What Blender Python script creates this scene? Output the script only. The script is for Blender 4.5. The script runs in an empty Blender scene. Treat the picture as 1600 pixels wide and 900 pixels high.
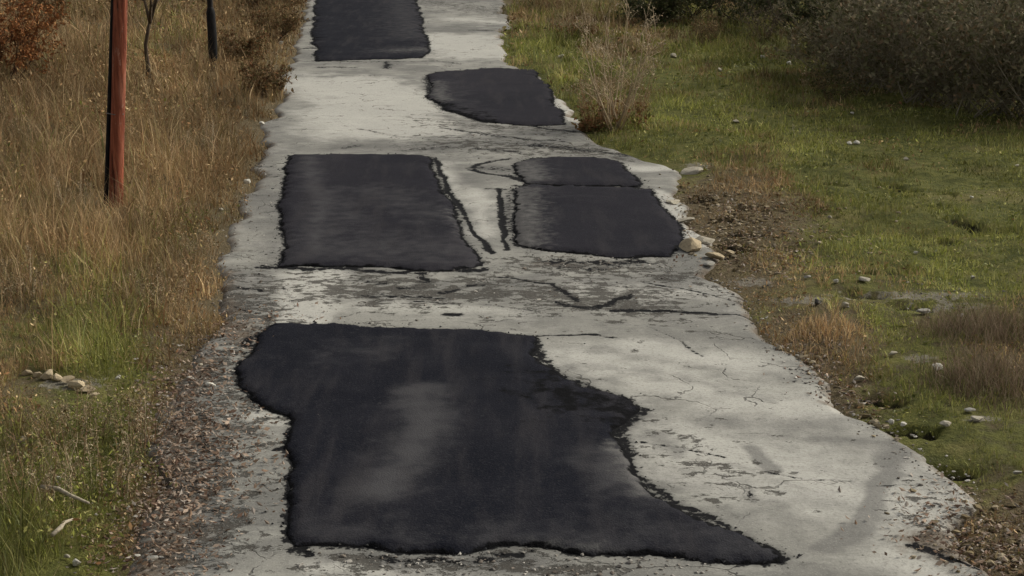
import bpy, math, random
import numpy as np
from mathutils import Vector, Matrix
from mathutils.geometry import delaunay_2d_cdt

random.seed(7)
RNG = np.random.default_rng(7)
scene = bpy.context.scene
COL = scene.collection

# ------------------------------------------------------------------ camera
FPX = 2600.0                     # focal length in photograph pixels (1600 wide)
CAM_H = 3.3
PITCH = math.atan(658.0 / FPX)
SP, CP = math.sin(PITCH), math.cos(PITCH)
cam_data = bpy.data.cameras.new('camera')
cam_data.sensor_width = 36.0
cam_data.lens = FPX / 1600.0 * 36.0
cam_data.clip_start = 0.1
cam_data.clip_end = 3000.0
cam = bpy.data.objects.new('camera', cam_data)
cam.location = (0, 0, CAM_H)
cam.rotation_euler = (math.pi / 2 - PITCH, 0, 0)
COL.objects.link(cam)
scene.camera = cam

# ------------------------------------------------------------------ sky, sun, exposure
SUN_AZ = math.radians(62)        # clockwise from the view direction (+Y) towards +X
SUN_EL = math.radians(34)
world = bpy.data.worlds.new('World')
scene.world = world
world.use_nodes = True
wn = world.node_tree.nodes
wl = world.node_tree.links
sky = wn.new('ShaderNodeTexSky')
sky.sky_type = 'NISHITA'
sky.sun_disc = False
sky.sun_elevation = SUN_EL
sky.sun_rotation = SUN_AZ
sky.dust_density = 5.0
sky.ozone_density = 0.6
hsv = wn.new('ShaderNodeHueSaturation')       # high thin overcast: the blue is washed out
hsv.inputs['Saturation'].default_value = 0.18
wl.new(sky.outputs[0], hsv.inputs['Color'])
bg = wn['Background']
wl.new(hsv.outputs[0], bg.inputs['Color'])
bg.inputs['Strength'].default_value = 0.085

sun_data = bpy.data.lights.new('sun', 'SUN')
sun_data.energy = 1.5
sun_data.angle = math.radians(14)
sun_data.color = (1.0, 0.93, 0.78)
sun = bpy.data.objects.new('sun', sun_data)
sd = Vector((math.sin(SUN_AZ) * math.cos(SUN_EL), math.cos(SUN_AZ) * math.cos(SUN_EL), math.sin(SUN_EL)))
sun.rotation_euler = sd.to_track_quat('Z', 'Y').to_euler()
sun.location = (20, 20, 20)
COL.objects.link(sun)

scene.view_settings.view_transform = 'Standard'
scene.view_settings.look = 'None'
scene.view_settings.gamma = 1.0
scene.view_settings.use_curve_mapping = False
scene.view_settings.exposure = 0.58

# ------------------------------------------------------------------ numeric helpers
def _hash(ix, iy, seed):
    n = (ix.astype(np.int64) * 374761393 + iy.astype(np.int64) * 668265263 + seed * 1442695041) & 0xFFFFFFFF
    n = ((n ^ (n >> 13)) * 1274126177) & 0xFFFFFFFF
    n = ((n ^ (n >> 16)) * 2246822519) & 0xFFFFFFFF
    return ((n ^ (n >> 15)) & 0xFFFFFF) / float(0xFFFFFF)

def vnoise(x, y, seed=0):
    x = np.asarray(x, float); y = np.asarray(y, float)
    xi = np.floor(x); yi = np.floor(y)
    fx = x - xi; fy = y - yi
    fx = fx * fx * (3 - 2 * fx); fy = fy * fy * (3 - 2 * fy)
    a = _hash(xi, yi, seed); b = _hash(xi + 1, yi, seed)
    c = _hash(xi, yi + 1, seed); d = _hash(xi + 1, yi + 1, seed)
    return (a + (b - a) * fx) * (1 - fy) + (c + (d - c) * fx) * fy

def fbm(x, y, seed=0, octv=4):
    s = 0.0; amp = 0.5; tot = 0.0
    for k in range(octv):
        s = s + amp * vnoise(np.asarray(x) * 2 ** k + 17.3 * k, np.asarray(y) * 2 ** k - 9.1 * k, seed + k)
        tot += amp; amp *= 0.5
    return s / tot

def sstep(a, b, x):
    t = np.clip((x - a) / (b - a), 0, 1)
    return t * t * (3 - 2 * t)

def flat(px, py):
    """photograph pixel -> point on the plane z = 0"""
    px = np.asarray(px, float); py = np.asarray(py, float)
    u = (px - 800) / FPX; v = (450 - py) / FPX
    t = CAM_H / (SP - v * CP)
    return u * t, t * (CP + v * SP)

def proj(x, y, z):
    dz = z - CAM_H
    depth = np.maximum(y * CP - dz * SP, 0.5)
    return 800 + FPX * x / depth, 450 - FPX * (y * SP + dz * CP) / depth

LEFT_PX = [(482, 0), (468, 50), (455, 90), (440, 150), (408, 200), (396, 290), (358, 345), (346, 420), (332, 480),
           (318, 540), (290, 590), (258, 630), (240, 700), (228, 780), (216, 850), (205, 900)]
RIGHT_PX = [(788, 0), (796, 40), (780, 66), (797, 100), (846, 124), (902, 172), (915, 200), (940, 222), (1004, 250),
            (1062, 264), (1046, 305), (1105, 372), (1122, 430), (1186, 490), (1222, 540), (1300, 590), (1342, 640),
            (1420, 700), (1484, 750), (1530, 790), (1524, 840), (1575, 900)]
def edge_table(pts):
    p = np.array(pts, float)
    x, y = flat(p[:, 0], p[:, 1])
    o = np.argsort(y)
    x, y = x[o], y[o]
    sn = (x[3] - x[0]) / (y[3] - y[0])
    x = np.concatenate([[x[0] - (y[0] + 60) * 0.05], x, [x[-1] - 0.10 * 250]])
    y = np.concatenate([[-60], y, [y[-1] + 250]])
    return x, y
LX, LY = edge_table(LEFT_PX)
RX, RY = edge_table(RIGHT_PX)
def xl(y): return np.interp(y, LY, LX)
def xr(y): return np.interp(y, RY, RX)
def xl_rag(y): return xl(y) + 0.40 * (fbm(y * 1.5, y * 0 + 3, 11, 6) - 0.5)
def xr_rag(y): return xr(y) + 0.46 * (fbm(y * 1.4, y * 0 + 8, 12, 6) - 0.5)

def road_z(x, y):
    return 0.035 * (fbm(x * 0.45, y * 0.45, 21, 3) - 0.5) + 0.012 * (fbm(x * 3, y * 3, 22, 3) - 0.5)

def ground_z(x, y):
    x = np.asarray(x, float); y = np.asarray(y, float)
    dl = xl(y) - x
    dr = x - xr(y)
    n1 = fbm(x * 0.35, y * 0.35, 31, 3) - 0.5
    n2 = fbm(x * 1.6, y * 1.6, 32, 4) - 0.5
    left = 0.05 * sstep(0.0, 0.6, dl) + 0.055 * np.clip(dl, 0, 9) + (0.28 * n1 + 0.16 * n2) * sstep(0, 1.5, dl)
    right = 0.04 * sstep(0.0, 0.5, dr) + 0.010 * np.clip(dr, 0, 12) + (0.14 * n1 + 0.14 * n2) * sstep(0, 1.2, dr)
    inside = np.minimum(-dl, -dr)                       # > 0 under the road
    base = -0.03 - 0.12 * sstep(0.0, 0.35, inside)
    return np.where(dl > 0, base + left, np.where(dr > 0, base + right, base))

def onto(px, py):
    """photograph pixel -> point of the ground that the pixel's ray meets"""
    u = (px - 800) / FPX; v = (450 - py) / FPX
    z = 0.0
    for _ in range(12):
        t = (CAM_H - z) / (SP - v * CP)
        z = 0.5 * z + 0.5 * float(ground_z(u * t, t * (CP + v * SP)))
    x, y = u * t, t * (CP + v * SP)
    dl, dr = float(xl(y)) - x, x - float(xr(y))
    zz = float(ground_z(x, y)) if (dl > -0.12 or dr > -0.12) else float(road_z(x, y))
    return Vector((x, y, zz))

def px_per_m(p):
    return FPX / (p.y * CP - (p.z - CAM_H) * SP)

# ------------------------------------------------------------------ mesh helpers
def mesh_np(name, verts, faces, mat=None, parent=None, attrs=None, colors=None, smooth=False):
    """verts (n,3), faces (m,k) all of the same size, or a list of such arrays"""
    me = bpy.data.meshes.new(name)
    fl = faces if isinstance(faces, list) else [faces]
    fl = [np.asarray(f, np.int32) for f in fl if len(f)]
    verts = np.asarray(verts, np.float32)
    me.vertices.add(len(verts)); me.vertices.foreach_set('co', verts.ravel())
    nl = sum(f.size for f in fl); nf = sum(len(f) for f in fl)
    me.loops.add(nl); me.loops.foreach_set('vertex_index', np.concatenate([f.ravel() for f in fl]))
    me.polygons.add(nf)
    tot = np.concatenate([np.full(len(f), f.shape[1], np.int32) for f in fl])
    st = np.concatenate([[0], np.cumsum(tot)[:-1]]).astype(np.int32)
    me.polygons.foreach_set('loop_start', st)
    me.polygons.foreach_set('loop_total', tot)
    me.polygons.foreach_set('use_smooth', np.full(nf, bool(smooth)))
    for k, a in (attrs or {}).items():
        at = me.attributes.new(k, 'FLOAT', 'POINT'); at.data.foreach_set('value', np.asarray(a, np.float32))
    if colors is not None:
        at = me.attributes.new('col', 'FLOAT_COLOR', 'POINT')
        c = np.ones((len(verts), 4), np.float32); c[:, :3] = colors
        at.data.foreach_set('color', c.ravel())
    me.update(calc_edges=True)
    me.validate()
    if mat: me.materials.append(mat)
    o = bpy.data.objects.new(name, me)
    COL.objects.link(o)
    if parent: o.parent = parent
    return o

def tag(o, label=None, cat=None, group=None, kind=None):
    if label: o['label'] = label
    if cat: o['category'] = cat
    if group: o['group'] = group
    if kind: o['kind'] = kind
    return o

def empty(name, loc):
    o = bpy.data.objects.new(name, None)
    o.empty_display_size = 0.1
    o.location = loc
    COL.objects.link(o)
    return o

class Geo:
    def __init__(s): s.v, s.t, s.q, s.c, s.n = [], [], [], [], 0
    def add(s, verts, tris=None, quads=None, col=(0.2, 0.2, 0.2)):
        verts = np.asarray(verts, float)
        if tris is not None and len(tris): s.t.append(np.asarray(tris) + s.n)
        if quads is not None and len(quads): s.q.append(np.asarray(quads) + s.n)
        c = np.asarray(col, float)
        s.c.append(np.broadcast_to(c, (len(verts), 3)) if c.ndim == 1 else c)
        s.v.append(verts); s.n += len(verts)
    def tube(s, pts, rads, col, sides=4, cap=True):
        pts = [Vector(p) for p in pts]
        n = len(pts); vs = []
        ref = Vector((0.3, 0.9, 0.2))
        for i, p in enumerate(pts):
            d = (pts[min(i + 1, n - 1)] - pts[max(i - 1, 0)]).normalized()
            a = d.cross(ref)
            if a.length < 1e-3: a = d.cross(Vector((1, 0, 0)))
            a.normalize(); b = d.cross(a)
            for k in range(sides):
                w = 2 * math.pi * k / sides
                vs.append(p + (a * math.cos(w) + b * math.sin(w)) * rads[i])
        q = [(i * sides + k, i * sides + (k + 1) % sides, (i + 1) * sides + (k + 1) % sides, (i + 1) * sides + k)
             for i in range(n - 1) for k in range(sides)]
        t = []
        if cap:
            for e, off in ((0, 0), (1, (n - 1) * sides)):
                vs.append(pts[-1] if e else pts[0])
                ci = len(vs) - 1
                for k in range(sides):
                    a_, b_ = off + k, off + (k + 1) % sides
                    t.append((a_, b_, ci) if e else (b_, a_, ci))
        s.add([tuple(v) for v in vs], t, q, col)
    def build(s, name, mat, parent=None, smooth=True):
        f = []
        if s.q: f.append(np.concatenate(s.q))
        if s.t: f.append(np.concatenate(s.t))
        return mesh_np(name, np.concatenate(s.v), f, mat, parent, colors=np.concatenate(s.c), smooth=smooth)

# ------------------------------------------------------------------ materials
class NB:
    """small node builder"""
    def __init__(s, name):
        s.m = bpy.data.materials.new(name); s.m.use_nodes = True
        s.nt = s.m.node_tree; s.n = s.nt.nodes; s.l = s.nt.links
        s.b = s.n['Principled BSDF']; s.out = s.n['Material Output']
        s.b.inputs['Specular IOR Level'].default_value = 0.10
        s.co = s.n.new('ShaderNodeTexCoord').outputs['Object']
    def put(s, sock, val):
        if hasattr(val, 'is_linked'): s.l.new(val, sock)
        elif isinstance(val, (tuple, list)): sock.default_value = tuple(val) + ((1,) if len(val) == 3 and sock.type == 'RGBA' else ())
        else: sock.default_value = val
    def noise(s, scale, detail=5, rough=0.55, co=None, dist=0.0):
        t = s.n.new('ShaderNodeTexNoise'); s.l.new(co or s.co, t.inputs['Vector'])
        t.inputs['Scale'].default_value = scale; t.inputs['Detail'].default_value = detail
        t.inputs['Roughness'].default_value = rough; t.inputs['Distortion'].default_value = dist
        return t.outputs[0]
    def stretch(s, sx, sy, sz=1, off=(0, 0, 0)):
        m = s.n.new('ShaderNodeMapping'); s.l.new(s.co, m.inputs['Vector'])
        m.inputs['Scale'].default_value = (sx, sy, sz); m.inputs['Location'].default_value = off
        return m.outputs[0]
    def voro(s, scale, feature='DISTANCE_TO_EDGE', co=None):
        t = s.n.new('ShaderNodeTexVoronoi'); t.feature = feature
        s.l.new(co or s.co, t.inputs['Vector']); t.inputs['Scale'].default_value = scale
        return t.outputs['Distance']
    def math(s, op, a, b=0.0, clamp=False):
        t = s.n.new('ShaderNodeMath'); t.operation = op; t.use_clamp = clamp
        s.put(t.inputs[0], a); s.put(t.inputs[1], b); return t.outputs[0]
    def step(s, v, lo, hi):
        t = s.n.new('ShaderNodeMapRange'); t.interpolation_type = 'SMOOTHSTEP'
        s.put(t.inputs['Value'], v); t.inputs['From Min'].default_value = lo; t.inputs['From Max'].default_value = hi
        return t.outputs[0]
    def mix(s, f, a, b, mode='MIX'):
        t = s.n.new('ShaderNodeMix'); t.data_type = 'RGBA'; t.blend_type = mode
        s.put(t.inputs[0], f); s.put(t.inputs[6], a); s.put(t.inputs[7], b); return t.outputs[2]
    def attr(s, name, color=False):
        t = s.n.new('ShaderNodeAttribute'); t.attribute_name = name
        return t.outputs['Color'] if color else t.outputs['Fac']
    def bump(s, h, strength, dist):
        t = s.n.new('ShaderNodeBump'); s.put(t.inputs['Height'], h)
        t.inputs['Strength'].default_value = strength; t.inputs['Distance'].default_value = dist
        s.l.new(t.outputs[0], s.b.inputs['Normal'])
    def base(s, c): s.put(s.b.inputs['Base Color'], c); return s
    def rough(s, r): s.put(s.b.inputs['Roughness'], r); return s

def edge_breakup(nb, fieldname, amp=0.6, lo=0.47, hi=0.56, sx=1.0, sy=1.0, scale=9):
    """soft field 0..1 -> ragged mask"""
    f = nb.attr(fieldname)
    n = nb.noise(scale, 6, 0.65, nb.stretch(sx, sy))
    v = nb.math('ADD', f, nb.math('MULTIPLY', nb.math('SUBTRACT', n, 0.5), amp))
    return nb.step(v, lo, hi)

def make_road_mat():
    nb = NB('worn_road_surface')
    n_big = nb.noise(0.55, 6, 0.6)
    n_mid = nb.noise(3.2, 7, 0.65)
    n_str = nb.noise(1.5, 7, 0.7, nb.stretch(0.7, 1.7))
    n_fine = nb.noise(45, 4, 0.7)
    c = nb.mix(nb.step(n_big, 0.38, 0.62), (0.165, 0.161, 0.145), (0.270, 0.262, 0.230))
    c = nb.mix(nb.math('MULTIPLY', nb.step(n_mid, 0.44, 0.68), 0.55), c, (0.122, 0.120, 0.110))
    c = nb.mix(nb.math('MULTIPLY', nb.step(n_str, 0.50, 0.66), 0.6), c, (0.35, 0.343, 0.300))
    lt = edge_breakup(nb, 'pale', 0.9, 0.15, 0.85, scale=4)
    c = nb.mix(nb.math('MULTIPLY', lt, 0.75), c, (0.50, 0.485, 0.430))
    fl2 = nb.step(nb.noise(1.7, 8, 0.7, nb.stretch(0.8, 1.0, 1, (9, 4, 0))), 0.54, 0.70)
    c = nb.mix(nb.math('MULTIPLY', fl2, 0.45), c, (0.43, 0.412, 0.375))
    dm = edge_breakup(nb, 'damp', 0.8, 0.30, 0.75, scale=5)
    c = nb.mix(nb.math('MULTIPLY', dm, 0.70), c, (0.135, 0.131, 0.121))
    # hairline and wider weathering cracks
    warp = nb.n.new('ShaderNodeVectorMath'); warp.operation = 'ADD'
    nz = nb.n.new('ShaderNodeTexNoise'); nb.l.new(nb.co, nz.inputs['Vector']); nz.inputs['Scale'].default_value = 1.8
    nz.inputs['Detail'].default_value = 5
    nb.l.new(nb.co, warp.inputs[0]); nb.l.new(nz.outputs['Color'], warp.inputs[1])
    e1 = nb.voro(1.3, co=warp.outputs[0])
    e2 = nb.voro(4.2, co=warp.outputs[0])
    crz = nb.step(nb.math('ADD', nb.attr('crazed'), nb.math('MULTIPLY', nb.math('SUBTRACT', nb.noise(2.0, 5, .6), 0.5), 1.1)), 0.35, 0.65)
    gap = nb.step(nb.noise(2.6, 4, .6), 0.45, 0.53)
    k1 = nb.math('MULTIPLY', nb.math('SUBTRACT', 1.0, nb.step(e1, 0.003, 0.016)), nb.math('MULTIPLY', gap, nb.step(nb.noise(0.8, 3), 0.42, 0.52)))
    k2 = nb.math('MULTIPLY', nb.math('SUBTRACT', 1.0, nb.step(e2, 0.004, 0.03)), nb.math('MULTIPLY', crz, nb.step(nb.noise(5.5, 4, .6), 0.52, 0.60)))
    cr = nb.math('MULTIPLY', nb.math('MAXIMUM', k1, k2), 0.75)
    c = nb.mix(cr, c, (0.055, 0.050, 0.042))
    # flaked-off spots with ragged outlines
    fl = nb.math('ADD', nb.noise(7.5, 9, 0.74, nb.stretch(0.75, 1.0, 1, (3, 1, 0))), nb.math('MULTIPLY', nb.attr('crazed'), 0.20))
    flm = nb.step(fl, 0.640, 0.675)
    c = nb.mix(nb.math('MULTIPLY', flm, 0.85), c, (0.045, 0.040, 0.033))
    st3 = nb.step(nb.noise(6.5, 7, 0.75, nb.stretch(0.35, 1.0, 1, (2, 7, 0))), 0.60, 0.68)
    c = nb.mix(nb.math('MULTIPLY', nb.math('MULTIPLY', st3, nb.math('ADD', nb.attr('crazed'), 0.15)), 0.8, True), c, (0.085, 0.080, 0.072))
    pit = nb.math('MULTIPLY', nb.step(nb.noise(13, 5, 0.7, nb.stretch(0.8, 1.3)), 0.62, 0.70), nb.math('ADD', crz, 0.25))
    c = nb.mix(nb.math('MULTIPLY', pit, 0.7, True), c, (0.075, 0.066, 0.055))
    dt = edge_breakup(nb, 'dirt', 1.0, 0.35, 0.75, scale=6)
    c = nb.mix(nb.math('MULTIPLY', dt, 0.8), c, (0.125, 0.092, 0.062))
    c = nb.mix(nb.math('MULTIPLY', nb.step(n_fine, 0.48, 0.72), 0.5), c, (0.125, 0.119, 0.105))
    agg = nb.step(nb.voro(60, 'F1'), 0.10, 0.34)
    c = nb.mix(nb.math('MULTIPLY', nb.math('SUBTRACT', 1.0, agg), 0.22), c, (0.52, 0.50, 0.45))
    tr = edge_breakup(nb, 'tar_shade', 1.5, 0.44, 0.58, scale=16)
    tr2 = edge_breakup(nb, 'tar_shade', 0.5, 0.18, 0.75, scale=22)
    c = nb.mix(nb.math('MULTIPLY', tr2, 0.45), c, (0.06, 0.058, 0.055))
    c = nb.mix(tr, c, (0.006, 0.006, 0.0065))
    nb.base(c)
    nb.rough(0.95)
    hgt = nb.math('ADD', nb.math('MULTIPLY', n_fine, 0.35), nb.math('MULTIPLY', n_mid, 0.65))
    hgt = nb.math('SUBTRACT', hgt, nb.math('MULTIPLY', nb.math('MAXIMUM', flm, nb.math('MAXIMUM', cr, pit)), 0.9))
    nb.bump(hgt, 0.8, 0.012)
    return nb.m

def make_patch_mat():
    nb = NB('fresh_asphalt')
    n = nb.noise(2.2, 5, 0.6); f = nb.noise(70, 3, 0.7); g = nb.noise(9, 5, 0.65)
    c = nb.mix(nb.step(n, 0.35, 0.68), (0.0055, 0.0064, 0.0108), (0.0108, 0.0114, 0.0162))
    c = nb.mix(nb.attr('age'), c, (0.0250, 0.0230, 0.0280))
    c = nb.mix(nb.math('MULTIPLY', nb.step(f, 0.50, 0.70), 0.6), c, (0.036, 0.036, 0.040))
    c = nb.mix(nb.math('MULTIPLY', nb.step(g, 0.58, 0.75), 0.35), c, (0.024, 0.0235, 0.0245))
    du = edge_breakup(nb, 'dust', 1.3, 0.10, 1.0, scale=5.0)
    c = nb.mix(nb.math('MULTIPLY', du, 0.62), c, (0.085, 0.082, 0.083))
    ft = edge_breakup(nb, 'worn', 1.2, 0.25, 0.95, scale=11)
    c = nb.mix(nb.math('MULTIPLY', ft, 0.75), c, (0.15, 0.145, 0.135))
    rim = edge_breakup(nb, 'rim', 1.5, 0.45, 0.70, scale=7)
    fines = nb.noise(28, 5, 0.7)
    c = nb.mix(nb.math('MULTIPLY', nb.step(fines, 0.60, 0.72), 0.5), c, (0.058, 0.056, 0.055))
    stk = nb.step(nb.noise(2.2, 7, 0.68, nb.stretch(1.9, 0.28, 1, (5, 2, 0))), 0.46, 0.70)
    c = nb.mix(nb.math('MULTIPLY', stk, 0.5), c, (0.040, 0.037, 0.039))
    c = nb.mix(rim, c, (0.0035, 0.0035, 0.004))
    nb.base(c); nb.rough(0.95)
    nb.b.inputs['Specular IOR Level'].default_value = 0.05
    vo = nb.voro(95, 'F1')
    nb.bump(nb.math('ADD', nb.math('MULTIPLY', vo, 0.6), nb.math('MULTIPLY', g, 0.5)), 0.7, 0.006)
    return nb.m

def make_ground_mat():
    nb = NB('verge_soil')
    a = nb.noise(1.1, 6, 0.6); b = nb.noise(6, 6, 0.65); f = nb.noise(38, 4, 0.7)
    soil = nb.mix(b, (0.080, 0.060, 0.032), (0.175, 0.138, 0.078))
    soil = nb.mix(nb.math('MULTIPLY', nb.step(f, 0.55, 0.72), 0.6), soil, (0.22, 0.185, 0.135))
    moss = nb.mix(nb.step(b, 0.35, 0.65), (0.066, 0.073, 0.018), (0.140, 0.138, 0.038))
    moss = nb.mix(nb.math('MULTIPLY', nb.step(a, 0.5, 0.68), 0.6), moss, (0.20, 0.165, 0.070))
    moss = nb.mix(nb.math('MULTIPLY', nb.step(f, 0.55, 0.75), 0.45), moss, (0.030, 0.031, 0.009))
    g = nb.step(nb.math('ADD', nb.attr('green'), nb.math('MULTIPLY', nb.math('SUBTRACT', b, 0.5), 0.9)), 0.3, 0.62)
    c = nb.mix(g, soil, moss)
    p = edge_breakup(nb, 'stony', 1.8, 0.55, 0.85, scale=14)
    c = nb.mix(nb.math('MULTIPLY', p, 0.75), c, (0.27, 0.245, 0.20))
    ru = edge_breakup(nb, 'rut', 0.7, 0.40, 0.60, scale=9)
    c = nb.mix(nb.math('MULTIPLY', ru, 0.9), c, (0.016, 0.013, 0.008))  # near-black soil colour painted in to deepen the shade of the rut hollows
    nb.base(c); nb.rough(0.95)
    nb.bump(nb.math('ADD', nb.math('MULTIPLY', f, 0.5), b), 1.0, 0.07)
    return nb.m

def make_veg_mat(name, trans=0.25):
    nb = NB(name)
    col = nb.attr('col', True)
    nb.base(col); nb.rough(0.8)
    nb.b.inputs['Specular IOR Level'].default_value = 0.12
    tl = nb.n.new('ShaderNodeBsdfTranslucent'); nb.l.new(col, tl.inputs['Color'])
    mx = nb.n.new('ShaderNodeMixShader'); mx.inputs[0].default_value = trans
    nb.l.new(nb.b.outputs[0], mx.inputs[1]); nb.l.new(tl.outputs[0], mx.inputs[2])
    nb.l.new(mx.outputs[0], nb.out.inputs['Surface'])
    return nb.m

def make_bark_mat():
    nb = NB('twig_bark')
    col = nb.attr('col', True)
    n = nb.noise(40, 5, 0.6, nb.stretch(1, 1, 0.2))
    nb.base(nb.mix(nb.math('MULTIPLY', n, 0.6), col, (0.03, 0.022, 0.016), 'MULTIPLY') if False else
            nb.mix(nb.math('MULTIPLY', nb.step(n, 0.5, 0.7), 0.5), col, (0.03, 0.022, 0.016)))
    nb.rough(0.9)
    return nb.m

def make_stone_mat():
    nb = NB('pale_stone')
    oi = nb.n.new('ShaderNodeObjectInfo')
    col = nb.attr('col', True)
    n = nb.noise(30, 6, 0.65); f = nb.noise(160, 3, 0.7)
    c = nb.mix(nb.math('MULTIPLY', nb.step(n, 0.48, 0.68), 0.6), col, (0.20, 0.165, 0.115))
    c = nb.mix(nb.math('MULTIPLY', nb.step(f, 0.55, 0.75), 0.35), c, (0.11, 0.10, 0.085))
    nb.base(c); nb.rough(0.9); nb.bump(nb.math('ADD', n, nb.math('MULTIPLY', f, .4)), 0.6, 0.01)
    return nb.m

def make_pole_mat():
    nb = NB('rust_red_pole')
    st = nb.stretch(1, 1, 0.04)
    n = nb.noise(30, 6, 0.65, st); m = nb.noise(4, 5, 0.6, nb.stretch(1, 1, 0.25)); f = nb.noise(120, 3, .7, nb.stretch(1, 1, .1))
    c = nb.mix(nb.step(n, 0.35, 0.68), (0.15, 0.040, 0.022), (0.36, 0.115, 0.062))
    c = nb.mix(nb.math('MULTIPLY', nb.step(m, 0.5, 0.68), 0.6), c, (0.42, 0.20, 0.13))
    c = nb.mix(nb.math('MULTIPLY', nb.step(f, 0.56, 0.7), 0.6), c, (0.045, 0.014, 0.010))
    ck = nb.step(nb.noise(22, 4, .6, nb.stretch(1, 1, .025, (4, 4, 0))), .62, .66)
    c = nb.mix(nb.math('MULTIPLY', ck, .8), c, (0.03, 0.010, 0.008))
    pt = nb.step(nb.noise(9, 6, .7, nb.stretch(1, 1, .35, (1, 7, 0))), .58, .66)
    c = nb.mix(nb.math('MULTIPLY', pt, .55), c, (0.42, 0.27, 0.20))
    nb.base(c); nb.rough(0.75); nb.bump(nb.math('SUBTRACT', nb.math('ADD', n, nb.math('MULTIPLY', f, .6)), ck), 0.9, 0.012)
    return nb.m

def make_dark_mat(name, c0, c1):
    nb = NB(name)
    n = nb.noise(18, 6, 0.65, nb.stretch(1, 1, 0.3))
    nb.base(nb.mix(nb.step(n, 0.4, 0.7), c0, c1)); nb.rough(0.75)
    nb.bump(n, 0.5, 0.006)
    return nb.m

M_ROAD = make_road_mat(); M_PATCH = make_patch_mat(); M_GROUND = make_ground_mat()
M_GRASS = make_veg_mat('grass_blades', 0.25); M_LEAF = make_veg_mat('dry_leaves', 0.15)
M_BARK = make_bark_mat(); M_STONE = make_stone_mat(); M_POLE = make_pole_mat()
M_PIPE = make_dark_mat('black_conduit', (0.012, 0.011, 0.011), (0.03, 0.026, 0.024))
M_SLEEVE = make_dark_mat('black_sleeve', (0.010, 0.010, 0.010), (0.028, 0.024, 0.022))
M_STEEL = make_dark_mat('grey_steel', (0.14, 0.13, 0.12), (0.25, 0.23, 0.21))

# ------------------------------------------------------------------ fields of the verges, given at photograph pixels
# px, py, greenness, blade height (m), density, brightness
CTRL = np.array([
    (30, 40, .02, .55, 1, .85), (130, 40, .25, .45, 1, .9), (250, 60, .30, .38, 1, .9), (400, 60, .05, .5, 1, .75), (420, 130, .1, .42, 1, .8),
    (330, 170, .2, .4, 1, .9), (100, 160, .15, .5, 1, .85), (100, 260, .15, .5, 1, 1.), (260, 260, .15, .48, 1, 1.), (340, 260, .05, .42, 1, .9),
    (60, 360, .2, .45, 1, 1.1), (200, 370, .12, .45, 1, 1.1), (330, 340, .35, .35, 1, .9), (60, 440, .28, .22, 1, .95), (200, 440, .18, .24, 1, .95),
    (320, 430, .05, .35, .9, 1.), (80, 510, .48, .14, 1, .85), (200, 500, .38, .16, 1, .85), (290, 510, .1, .34, 1, 1.), (90, 560, .6, .2, 1, 1.),
    (200, 580, .95, .12, 1, .9), (270, 570, .2, .2, .7, 1.), (40, 630, .3, .22, 1, .9), (170, 640, .95, .16, 1, .85), (60, 700, .35, .22, 1, 1.),
    (180, 710, .85, .18, 1, .9), (40, 780, .5, .24, 1, .95), (150, 790, .8, .16, 1, .9), (230, 780, .2, .2, .5, .8), (15, 830, .95, .30, 1, .8),
    (60, 880, .75, .22, 1, .9), (160, 880, .75, .14, .8, 1.), (230, 860, .15, .08, .4, .9), (280, 700, .05, .06, .10, .8), (330, 640, .05, .05, .08, .8),
    (840, 20, .35, .34, 1, .75), (840, 85, .75, .22, 1, 1.), (900, 130, .6, .2, 1, .9), (960, 60, .4, .3, 1, .8), (970, 200, .55, .2, 1, .8),
    (1100, 40, .5, .28, 1, .6), (1100, 120, .75, .16, 1, .95), (1100, 200, .85, .10, 1, 1.1), (1250, 40, .6, .25, 1, .6), (1250, 140, .6, .16, 1, .85),
    (1400, 210, .75, .09, 1, 1.), (1560, 210, .7, .10, 1, .95), (1250, 250, .85, .08, 1, 1.), (1130, 250, .6, .12, 1, .9), (1050, 228, .8, .12, 1, 1.),
    (1160, 290, .15, .14, .8, .85), (1330, 320, .7, .09, 1, .9), (1500, 330, .8, .08, 1, 1.), (1560, 410, .95, .08, 1, 1.1), (1420, 400, .8, .07, 1, 1.1),
    (1140, 350, .15, .09, .6, .9), (1230, 340, .35, .10, .8, .9), (1180, 420, .3, .09, .7, 1.), (1300, 410, .65, .08, 1, 1.), (1250, 460, .5, .06, .7, 1.1),
    (1400, 460, .45, .05, .6, 1.25), (1560, 460, .6, .06, .8, 1.1), (1280, 535, .05, .20, 1, 1.), (1330, 560, .25, .16, 1, 1.), (1400, 520, .6, .07, .9, 1.05),
    (1440, 600, .65, .06, .9, 1.05), (1390, 620, .45, .07, .9, .9), (1560, 640, .55, .07, .9, 1.), (1440, 690, .75, .08, 1, .8), (1560, 720, .6, .12, 1, .8),
    (1540, 760, .5, .09, .9, .85), (1570, 820, .2, .08, .6, .9), (1590, 880, .05, .06, .3, .9), (1560, 540, .15, .14, 1, .8)], float)

def zone(px, py):
    px = np.clip(px, -60, 1660); py = np.clip(py, -20, 930)
    w = 0; s = [0, 0, 0, 0]
    for c in CTRL:
        # things further off are squeezed in the picture, so the reach in y is shorter there
        sy = 26 + 0.045 * (c[1] + 100)
        k = np.exp(-((px - c[0]) / 62) ** 2 - ((py - c[1]) / sy) ** 2) + 1e-9 / (1 + ((px - c[0]) / 60) ** 2 + ((py - c[1]) / 40) ** 2)
        w = w + k
        for i in range(4): s[i] = s[i] + k * c[2 + i]
    return [a / w for a in s]

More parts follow.
